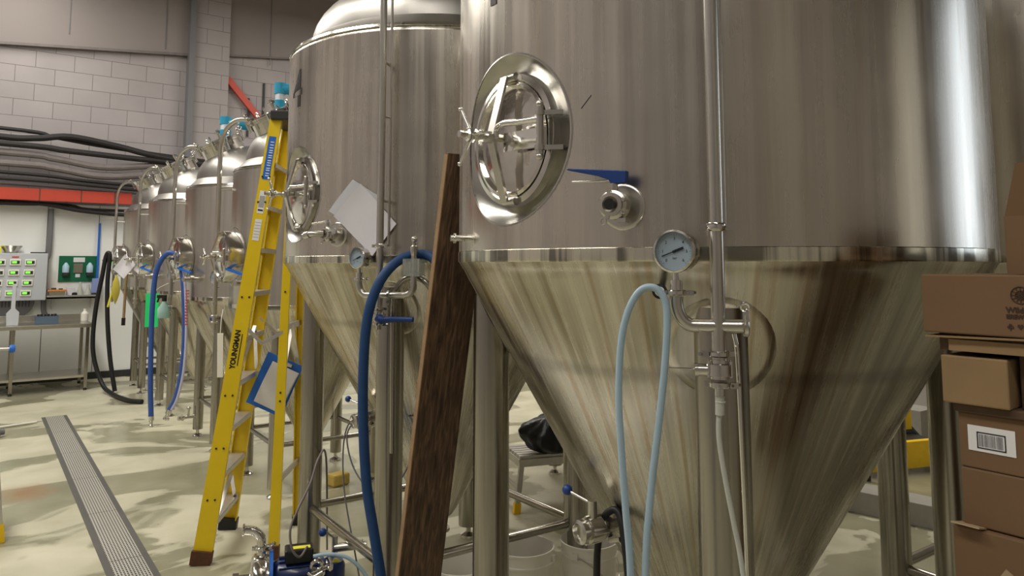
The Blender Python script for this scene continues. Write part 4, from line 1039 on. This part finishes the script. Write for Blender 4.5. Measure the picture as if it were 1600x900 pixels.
# ------------------------------------------------------------ left side and back wall
# drain
def drain():
    t = thing('floor_drain', 'long narrow steel grated drain running along the aisle floor', 'drain', (.785, 0, 0))
    b = MB(); b.box((0, 5.0, .001), (.245, 9.86, .003)); b.build('surround', mat('drain_edge', (.11, .105, .095), .6, noise=.2, nscale=6), t)
    for i in range(10):
        b = MB(); b.box((0, 9.93 - .5 - i * 1.0, .003), (.172, .99, .003)); b.build('grating', M['grate'], t)
    return t
drain()
# bench
def bench():
    t = thing('steel_bench', 'stainless steel work bench against the white wall at left', 'bench', (0, 0, 0))
    b = MB(); b.box((.30, 12.12, .895), (2.04, .85, .012)); b.box((.30, 11.70, .875), (2.04, .012, .05)); b.box((1.315, 12.12, .875), (.012, .85, .05)); b.box((.30, 12.55, .94), (2.04, .012, .10)); b.build('worktop', M['satin'], t, bevel=.003)
    for x in (-.66, .42, 1.27):
        for y in (11.76, 12.48):
            b = MB(); b.beam((x, y, .03), (x, y, .89), .04, .04, (1, 0, 0)); l = b.build('leg', M['leg'], t)
            b = MB(); b.tube((x, y, 0), (x, y, .035), .022); b.build('foot', M['dark_steel'], l)
    b = MB(); b.box((.30, 12.12, .20), (1.94, .72, .012)); b.box((.30, 11.765, .19), (1.94, .012, .03)); b.build('undershelf', M['satin'], t)
    return t
bench()
def crate():
    t = thing('tool_caddy', 'blue grey plastic caddy on the steel bench', 'caddy', (.80, 12.05, .902))
    b = MB()
    for c, d in (((0, -.09, .05), (.26, .008, .10)), ((0, .09, .05), (.26, .008, .10)), ((-.13, 0, .05), (.008, .18, .10)), ((.13, 0, .05), (.008, .18, .10)), ((0, 0, .004), (.26, .18, .008))): b.box(c, d)
    b.build('tub', mat('blue_grey_tub', (.10, .15, .22), .5), t)
    b = MB()
    for i in range(6): b.box((-.10 + i * .04, .02 * ((i % 2) * 2 - 1), .10), (.03, .05, .05))
    b.build('contents', M['dark_steel'], t)
crate()
# control panel
def panel():
    t = thing('control_panel', 'grey wall-mounted control panel with rows of glowing green displays', 'control panel', (0, 0, 0))
    x0, x1, z0, z1, y = -.02, .812, 1.195, 1.865, 12.62
    b = MB(); b.box(((x0 + x1) / 2, (y + 12.86) / 2, (z0 + z1) / 2), (x1 - x0, .24, z1 - z0)); b.build('enclosure', M['panel'], t, bevel=.01)
    for r in range(4):
        for c in range(4):
            x = .60 - c * .178 - r * .012 + 0; z = 1.735 - r * .145
            b = MB(); b.box((x, y - .122 + .11, z), (.13, .02, .085)); ct = b.build('controller', M['white_pl'], t, bevel=.004)
            b = MB(); b.box((x, y - .0235, z), (.10, .006, .045)); b.build('bezel', M['dark_steel'], ct)
            b = MB(); b.box((x - .012, y - .028, z + .002), (.055, .004, .028)); b.build('display', M['led'], ct)
    b = MB(); b.box((.42, y - .003, 1.81), (.08, .004, .018)); b.build('red_label', M['red_ink'], t)
    return t
panel()
o = MB().lathe([(0, 0), (.07, 0), (.13, .10), (.135, .10), (.075, -.0), (0, 0)], None, 32).build('metal_bowl', M['satin']); o.location = (.37, 12.72, 1.868); tag(o, 'shallow steel bowl on top of the grey control panel', 'bowl')
o = MB().box((0, 0, .04), (.10, .10, .08)).build('sticky_notes', M['tag_yellow'], bevel=.005); o.location = (.20, 12.70, 1.867); tag(o, 'pale yellow block beside the steel bowl on the control panel', 'block')
o = MB().box((0, 0, .008), (.20, .13, .016)).build('tray', M['dark_steel'], bevel=.004); o.location = (.70, 12.74, 1.867); tag(o, 'thin dark tray on the right end of the control panel top', 'tray')
# extract drum below panel: round mesh cap + grey paddle
t = thing('round_fan', 'dark round fan grille on the wall below the control panel', 'fan', (.42, 12.86, 1.20))
b = MB(); b.rev((0, 0, 0), (0, -.10, 0), [(0, 0), (.27, 0), (.27, .10), (.24, .11), (0, .11)], 40); b.build('drum', M['conduit'], t)
b = MB()
for i in range(11): b.box((-.2 + i * .04, -.115, -.04), (.008, .01, .12 + .0 * i))
b.build('grille', M['dark_steel'], t)
t = thing('mash_paddle', 'grey plastic paddle standing on the bench in front of the control panel', 'paddle', (.40, 11.86, .902))
b = MB(); b.prism([(-.06, 0), (.07, 0), (.075, .17), (.03, .22), (.025, .55), (-.015, .55), (-.02, .22), (-.07, .16)], .012, Matrix.Rotation(R(-8), 4, 'X')); b.build('blade', M['panel'], t, bevel=.003)
t = thing('spray_bottle', 'white bottle with round cap on the right end of the bench', 'bottle', (1.28, 12.30, .902))
b = MB(); b.lathe([(0, 0), (.045, 0), (.05, .02), (.05, .10), (.02, .14), (.02, .17), (0, .17)], None, 24); b.build('body', M['white_pl'], t)
# wall shelf and its load
o = thing('wall_shelf', 'pale wall shelf under the green eyewash board', 'shelf')
b = MB(); b.box((1.15, 12.73, 1.222), (.66, .26, .025)); b.box((1.15, 12.605, 1.235), (.66, .01, .05)); b.build('board', M['alu'], o)
for x in (.9, 1.4):
    b = MB(); b.prism([(0, 0), (.2, 0), (0, -.16)], .012, Matrix.Translation((x, 12.85, 1.21)) @ Matrix.Rotation(R(-90), 4, 'Z')); b.build('bracket', M['alu'], o)
SZ = 1.236
t = thing('tray', 'orange tray of small parts on the left end of the wall shelf', 'tray', (.95, 12.72, SZ))
b = MB(); b.box((0, 0, .09), (.24, .18, .025)); b.build('tray_top', M['orange'], t, bevel=.005)
b = MB(); b.box((0, 0, .04), (.20, .15, .08)); b.build('tub', M['satin'], t)
b = MB(); b.box((-.04, 0, .115), (.06, .05, .03)); b.box((.05, .02, .11), (.05, .04, .02)); b.build('parts', M['card_dark'], t)
o = MB().box((0, 0, .065), (.11, .06, .13)).build('white_card', M['paper'], bevel=.002); o.location = (1.13, 12.76, SZ); tag(o, 'small white stand on the wall shelf beside the orange tray', 'card')
def flask(label, x, h, r):
    t = thing('measuring_flask', label, 'flask', (x, 12.74, SZ)); b = MB(); b.lathe([(0, 0), (r, 0), (r, .01), (r * .35, h * .75), (r * .32, h), (0, h)], None, 24); b.build('flask_body', M['clear_white'], t)
flask('tall clear conical flask in the middle of the wall shelf', 1.245, .21, .05); flask('shorter clear conical flask right of the tall one on the wall shelf', 1.35, .17, .055)
o = MB().lathe([(0, 0), (.035, 0), (.035, .05), (.02, .06), (0, .06)], None, 20).build('dark_jar', M['black']); o.location = (1.17, 12.65, SZ); tag(o, 'small black jar at the front of the wall shelf', 'jar')
o = MB().lathe([(0, 0), (.035, 0), (.035, .04), (.025, .05), (0, .05)], None, 20).build('dark_jar', M['black']); o.location = (1.42, 12.65, SZ); tag(o, 'small dark pot near the right end of the wall shelf', 'jar')
o = MB().box((0, 0, .13), (.12, .09, .26), taper=.9).build('blue_folder', M['lilac'], bevel=.003); o.location = (1.455, 12.76, SZ); tag(o, 'pale blue plastic folder standing at the right end of the wall shelf', 'folder')
# eyewash
t = thing('eyewash_station', 'green eyewash board with two small bottles on the white wall', 'eyewash station', (1.215, 12.86, 1.64))
b = MB(); b.box((0, -.01, 0), (.50, .02, .385)); b.build('backboard', M['eye_green'], t, bevel=.004)
b = MB(); b.box((.01, -.022, .135), (.15, .002, .07)); b.box((0, -.022, -.10), (.06, .002, .05)); b.build('sign_panel', M['paper'], t)
b = MB(); b.box((.0, -.03, .01), (.12, .01, .14)); b.build('mirror', M['satin'], t)
for s in (-1, 1):
    b = MB(Matrix.Translation((s * .155 - .005, -.055, -.06))); b.lathe([(0, 0), (.042, 0), (.045, .02), (.045, .10), (.015, .15), (0, .155)], None, 20); bo = b.build('eyewash_bottle', mat('pale_blue_bottle', (.45, .65, .80), .3), t)
    b = MB(Matrix.Translation((s * .155 - .005, -.055, -.10))); b.lathe([(0, 0), (.05, 0), (.05, .045), (0, .045)], None, 20); b.build('bottle_cup', M['dark_steel'], t)
# wall pipes
def wallpipe(name, pts, r, m, label, cat='pipe'): return tag(MB().path([Vector(p) for p in pts], r, seg=10, sub=6).build(name, m), label, cat)
wallpipe('conduit', [(.83, 12.80, 2.52), (.83, 12.80, 1.9), (.80, 12.80, 1.72), (.80, 12.80, 1.1), (.84, 12.80, .95)], .035, M['conduit'], 'dark grey vertical conduit between the control panel and the eyewash board')
wallpipe('water_pipe', [(1.47, 12.83, 2.33), (1.47, 12.83, 1.30)], .016, M['blue_bright'], 'thin blue vertical pipe right of the eyewash board')
# red beam and cables over it
t = thing('red_beam', 'red painted steel beam running across the back wall below the cables', 'beam')
b = MB(); b.box((-1.3, 12.60, 2.705), (6.3, .10, .17)); b.build('beam', M['red'], t)
for x in (.66, 1.18, 1.62, -.2):
    b = MB(); b.box((x, 12.60, 2.705), (.015, .106, .176)); b.build('joint_strip', M['card_dark'], t)
for x in (-1.5, .1, 1.6):
    b = MB(); b.box((x, 12.74, 2.68), (.06, .22, .05)); b.build('bracket', M['dark_steel'], t)
cables = [
    ([(-4, 12.55, 3.62), (-1, 12.55, 3.60), (.15, 12.55, 3.50), (.6, 12.55, 3.52), (1.0, 12.55, 3.58), (1.6, 12.55, 3.50), (2.2, 12.5, 3.38), (3.2, 12.5, 3.30), (4.2, 12.5, 3.4)], .048, 'cable', 'uppermost thick black cable bundle sagging across the block wall'),
    ([(-4, 12.60, 3.66), (.1, 12.60, 3.63), (.8, 12.6, 3.56), (1.3, 12.60, 3.50), (2.0, 12.6, 3.44), (3.2, 12.6, 3.36)], .03, 'cable', 'thin black cable just above the thick bundle on the block wall'),
    ([(-4, 12.50, 3.42), (.15, 12.50, 3.40), (1.0, 12.5, 3.36), (1.9, 12.5, 3.32), (3.0, 12.5, 3.30), (4.2, 12.5, 3.36)], .045, 'cable', 'second thick black cable bundle below the uppermost one'),
    ([(-4, 12.55, 3.30), (.15, 12.55, 3.28), (.8, 12.55, 3.24), (1.4, 12.55, 3.16), (2.0, 12.55, 3.22), (2.8, 12.6, 3.34)], .05, 'cable_grey', 'grey sleeved cable sagging under the black bundles'),
    ([(-4, 12.55, 3.14), (.15, 12.55, 3.13), (.8, 12.55, 3.10), (1.4, 12.55, 3.02), (2.0, 12.55, 3.08), (2.8, 12.6, 3.22)], .05, 'cable_grey', 'lower grey sleeved cable sagging to the far tank'),
    ([(-4, 12.55, 3.02), (.15, 12.55, 3.00), (1.2, 12.55, 2.94), (2.1, 12.55, 2.91), (3.2, 12.55, 2.95)], .026, 'cable', 'black cable on the tray, higher of the pair above the red beam'),
    ([(-4, 12.50, 2.93), (.15, 12.50, 2.91), (1.2, 12.5, 2.88), (2.1, 12.5, 2.84), (3.2, 12.5, 2.87)], .030, 'cable', 'black cable resting just above the red beam'),
    ([(-4, 12.62, 2.86), (.15, 12.62, 2.85), (1.2, 12.62, 2.82), (2.1, 12.62, 2.80), (3.2, 12.62, 2.8)], .022, 'conduit', 'grey thin cable lying along the top of the red beam'),
    ([(-4, 12.66, 2.55), (.15, 12.66, 2.57), (.7, 12.66, 2.58), (1.2, 12.66, 2.50), (1.9, 12.66, 2.46), (3.0, 12.66, 2.5)], .030, 'cable', 'black cable running below the red beam'),
    ([(-4, 12.70, 2.60), (.5, 12.70, 2.60), (1.3, 12.70, 2.53), (2.2, 12.70, 2.53)], .022, 'cable', 'thinner black cable tucked under the red beam'),
]
for p, r, m, l in cables: wallpipe('cable', p, r, M[m], l, 'cable')
# red diagonal brace and white pipework
b = MB(); b.beam((3.26, 12.84, 4.86), (3.99, 12.84, 4.04), .10, .06, (1, 0, 0)); tag(b.build('diagonal_brace', M['red']), 'red diagonal steel brace on the wall above the small tanks', 'brace')
wallpipe('drop_rod', [(3.90, 12.88, 4.87), (3.90, 12.88, 3.9)], .018, M['dark_steel'], 'thin dark vertical rod right of the red brace', 'rod'); wallpipe('drop_rod', [(3.64, 12.88, 4.57), (3.64, 12.88, 3.9)], .018, M['dark_steel'], 'shorter thin dark rod behind the red brace', 'rod')
def pvc(label, pts, r, bands):
    t = thing('overflow_pipe', label, 'pipe')
    b = MB(); b.path(pts, r, seg=18, smoothp=False)
    for p in pts[1:-1]: b.ball(p, r * 1.0)
    b.build('pipe', M['pvc'], t)
    for p, q in bands:
        b = MB(); b.tube(p, q, r * 1.12); b.build('teal_fitting', M['teal'], t)
    return t
pvc('pale pipe with teal fittings turning over behind the small tank dome', [(2.02, 7.95, 2.3), (2.02, 7.95, 3.19), (2.42, 7.85, 3.16), (2.42, 7.85, 2.7)], .052, [((2.02, 7.95, 3.01), (2.02, 7.95, 3.10)), ((2.02, 7.95, 3.16), (2.02, 7.95, 3.24)), ((2.15, 7.918, 3.18), (2.24, 7.895, 3.173))])
pvc('pale upright pipe with teal elbow beside the shoulder of tank 4', [(2.15, 6.62, 2.6), (2.15, 6.62, 3.30), (2.55, 6.47, 3.30)], .046, [((2.15, 6.62, 3.11), (2.15, 6.62, 3.19)), ((2.15, 6.62, 3.25), (2.15, 6.62, 3.35)), ((2.16, 6.62, 3.30), (2.24, 6.59, 3.30))])

# ------------------------------------------------------------ things hanging on the small tanks
def hosep(name, pts, r, m, label, cat='hose'): return tag(MB().path([Vector(p) for p in pts], r, seg=12, sub=8).build(name, m), label, cat)
loopP = [(1.363, 7.579, 0.317), (1.348, 7.590, 0.606), (1.339, 7.596, 0.955), (1.336, 7.598, 1.307), (1.349, 7.589, 1.603), (1.393, 7.558, 1.752), (1.449, 7.517, 1.812), (1.509, 7.474, 1.770), (1.553, 7.442, 1.603), (1.578, 7.424, 1.307), (1.588, 7.417, 1.013), (1.579, 7.424, 0.722), (1.543, 7.449, 0.490), (1.500, 7.481, 0.375)]
t = thing('brewery_hose', 'blue hose with pale printed stripe looped over a small tank door handle', 'hose')
b = MB(); b.path([Vector(p) for p in loopP], .023, seg=14); h = b.build('tube', M['blue_hose2'], t)
b = MB(); b.path([Vector(p) + Vector((.009, -.013, 0)) for p in loopP[6:]], .0155, seg=10); b.build('pale_stripe', M['white_stripe'], h)
b = MB()
for i in range(12):
    z = 1.46 - i * .028; b.box((1.592, 7.392, z), (.028, .010, .010), rot=R(-36))
b.build('red_print', M['red_ink'], h)
for p, q in ((loopP[0], (1.366, 7.577, .22)), (loopP[-1], (1.47, 7.50, .27))):
    b = MB(); b.rev(p, q, [(0, 0), (.026, 0), (.026, .04), (.018, .05), (.018, .075), (.028, .08), (.028, .095), (0, .095)]); b.build('end_fitting', M['bright'], t)
hosep('rubber_hose', [(1.56, 11.19, .03), (1.548, 11.202, .10), (1.491, 11.243, 0.460), (1.442, 11.278, 0.965), (1.421, 11.293, 1.475), (1.433, 11.284, 1.80), (1.41, 11.30, 1.86), (1.385, 11.32, 1.78), (1.361, 11.336, 1.561), (1.310, 11.373, 1.135), (1.293, 11.385, 0.712), (1.326, 11.361, 0.418), (1.42, 11.25, .12), (1.50, 10.95, .035), (1.56, 10.55, .03), (1.62, 10.30, .03), (1.72, 10.16, .03)], .028, M['black'], 'thick black hose hanging in front of the farthest tank and trailing on the floor')
# green card + bottle
GC = True
b = MB(); b.grid(lambda u, v: (1.403 + .11 * u + .012 * math.sin(PI * u), 8.351 - .078 * u, 1.41 - .34 * v), 6, 2); b.grid(lambda u, v: (1.405 + .11 * u + .012 * math.sin(PI * u), 8.354 - .078 * u, 1.41 - .34 * v), 6, 2)
gc = tag(b.build('green_card', M['green_card']), 'bright green card hanging behind the striped blue hose', 'card')
b = MB(); b.path([(1.46, 8.31, 1.405), (1.50, 8.2, 1.47), (1.58, 8.02, 1.53), (1.66, 7.93, 1.55)], .003, seg=6); b.build('cord', M['white_pl'], gc)
t = thing('spray_bottle', 'pale green spray bottle with black trigger hanging beside the green card', 'bottle', (1.475, 7.80, 1.19))
b = MB(); b.lathe([(0, 0), (.05, 0), (.056, .01), (.056, .09), (.022, .145), (.02, .165), (0, .165)], None, 24); b.build('body', M['pale_bottle'], t)
b = MB(); b.tube((0, 0, .16), (0, 0, .19), .022); b.box((-.02, .015, .205), (.08, .04, .03), rot=R(-36)); b.beam((-.04, .03, .20), (-.055, .04, .15), .015, .01, (1, 0, 0)); b.build('trigger_head', M['black'], t)
o = MB().box((0, 0, -.16), (.045, .006, .32)).build('dip_stick', M['white_pl'], bevel=.002); o.location = (1.47, 5.715, 1.20); o.rotation_euler = (R(2), R(-1), R(-36)); tag(o, 'white plastic strip hanging under the valve of the tank behind the ladder', 'strip')
b = MB(); b.path([Vector((1.47, 5.715, 1.20)), Vector((1.475, 5.72, 1.30)), Vector((1.49, 5.74, 1.37))], .004, seg=6); bb = b.build('cord', M['white_pl'], o); bb.matrix_parent_inverse = o.matrix_basis.inverted()
b = MB()
b.grid(lambda u, v: (1.454 + .05 * math.cos(2 * PI * u) * math.sin(PI * (.05 + .95 * v)) , 10.776 + .04 * math.sin(2 * PI * u) * math.sin(PI * (.05 + .95 * v)), 1.566 - .38 * v), 12, 8); tag(b.build('rubber_glove', M['yellow_glove']), 'dull yellow glove hanging from the far tank valve', 'glove')
b = MB(); b.tube((1.38, 10.83, 1.16), (1.444, 10.784, 1.50), .012); tag(b.build('brush_handle', M['tag_yellow']), 'thin yellow stick hanging beside the black hose', 'stick')
b = MB(); b.path([(1.475, 10.03, 1.70), (1.461, 10.033, 1.5), (1.454, 10.038, 1.06)], .016, seg=8); o = b.build('sample_strap', M['card_light']); tag(o, 'tan strap hanging straight down in front of the third small tank', 'strap')
b = MB(); b.box((1.453, 10.038, 1.02), (.04, .03, .09)); b.build('dark_weight', M['black'], o)
for k, (cx, cy, cz, l) in enumerate(((1.375, 9.60, 1.68, 'white note sheet hanging on the spindle of the third small tank'), (1.52, 9.50, 1.66, 'small white note hanging near the blue lever of the third small tank'))):
    s_ = .11 if k == 0 else .06
    o = MB().grid(lambda u, v: ((u - .5) * 2 * s_ * .8, .01 * math.sin(5 * u), (v - .5) * 2 * s_), 6, 6).build('note_sheet', M['paper']); o.location = (cx, cy, cz); o.rotation_euler = (0, R(38), R(-36)); tag(o, l, 'paper')

# ------------------------------------------------------------ left edge of the aisle
b = MB(); b.tube((-.55, 9.30, .014), (.60, 9.62, .014), .012); tag(b.build('floor_pole', M['white_pl']), 'thin white pole lying on the floor at the left edge', 'pole')
t = thing('hose_nozzle', 'blue hose nozzle lying on the floor at the left edge', 'nozzle', (.24, 9.05, 0))
b = MB(); b.tube((-.30, -.08, .045), (-.02, 0, .045), .040); b.build('barrel', M['blue_hose2'], t)
b = MB(); b.rev((-.03, 0, .05), (.06, .02, .05), [(0, 0), (.048, 0), (.05, .05), (.03, .055), (.03, .09), (0, .09)]); b.build('collar', M['conduit'], t)
step_platform('low aluminium step stool with yellow feet cut by the left picture edge', -.125, 5.86, R(2), .56, .34, .56)
# blue tap handle by the bench
t = thing('water_tap', 'small steel tap with a round blue handle beside the bench leg at far left', 'tap', (.36, 11.0, 0))
b = MB(); b.tube((-.25, 0, .68), (.02, 0, .68), .018); b.tube((-.25, 0, 0), (-.25, 0, .69), .018); b.build('pipe', M['satin'], t)
b = MB(); b.rev((.0, 0, .68), (.08, 0, .68), [(0, 0), (.045, 0), (.05, .03), (.04, .06), (0, .065)]); b.build('handle', M['blue_bright'], t)
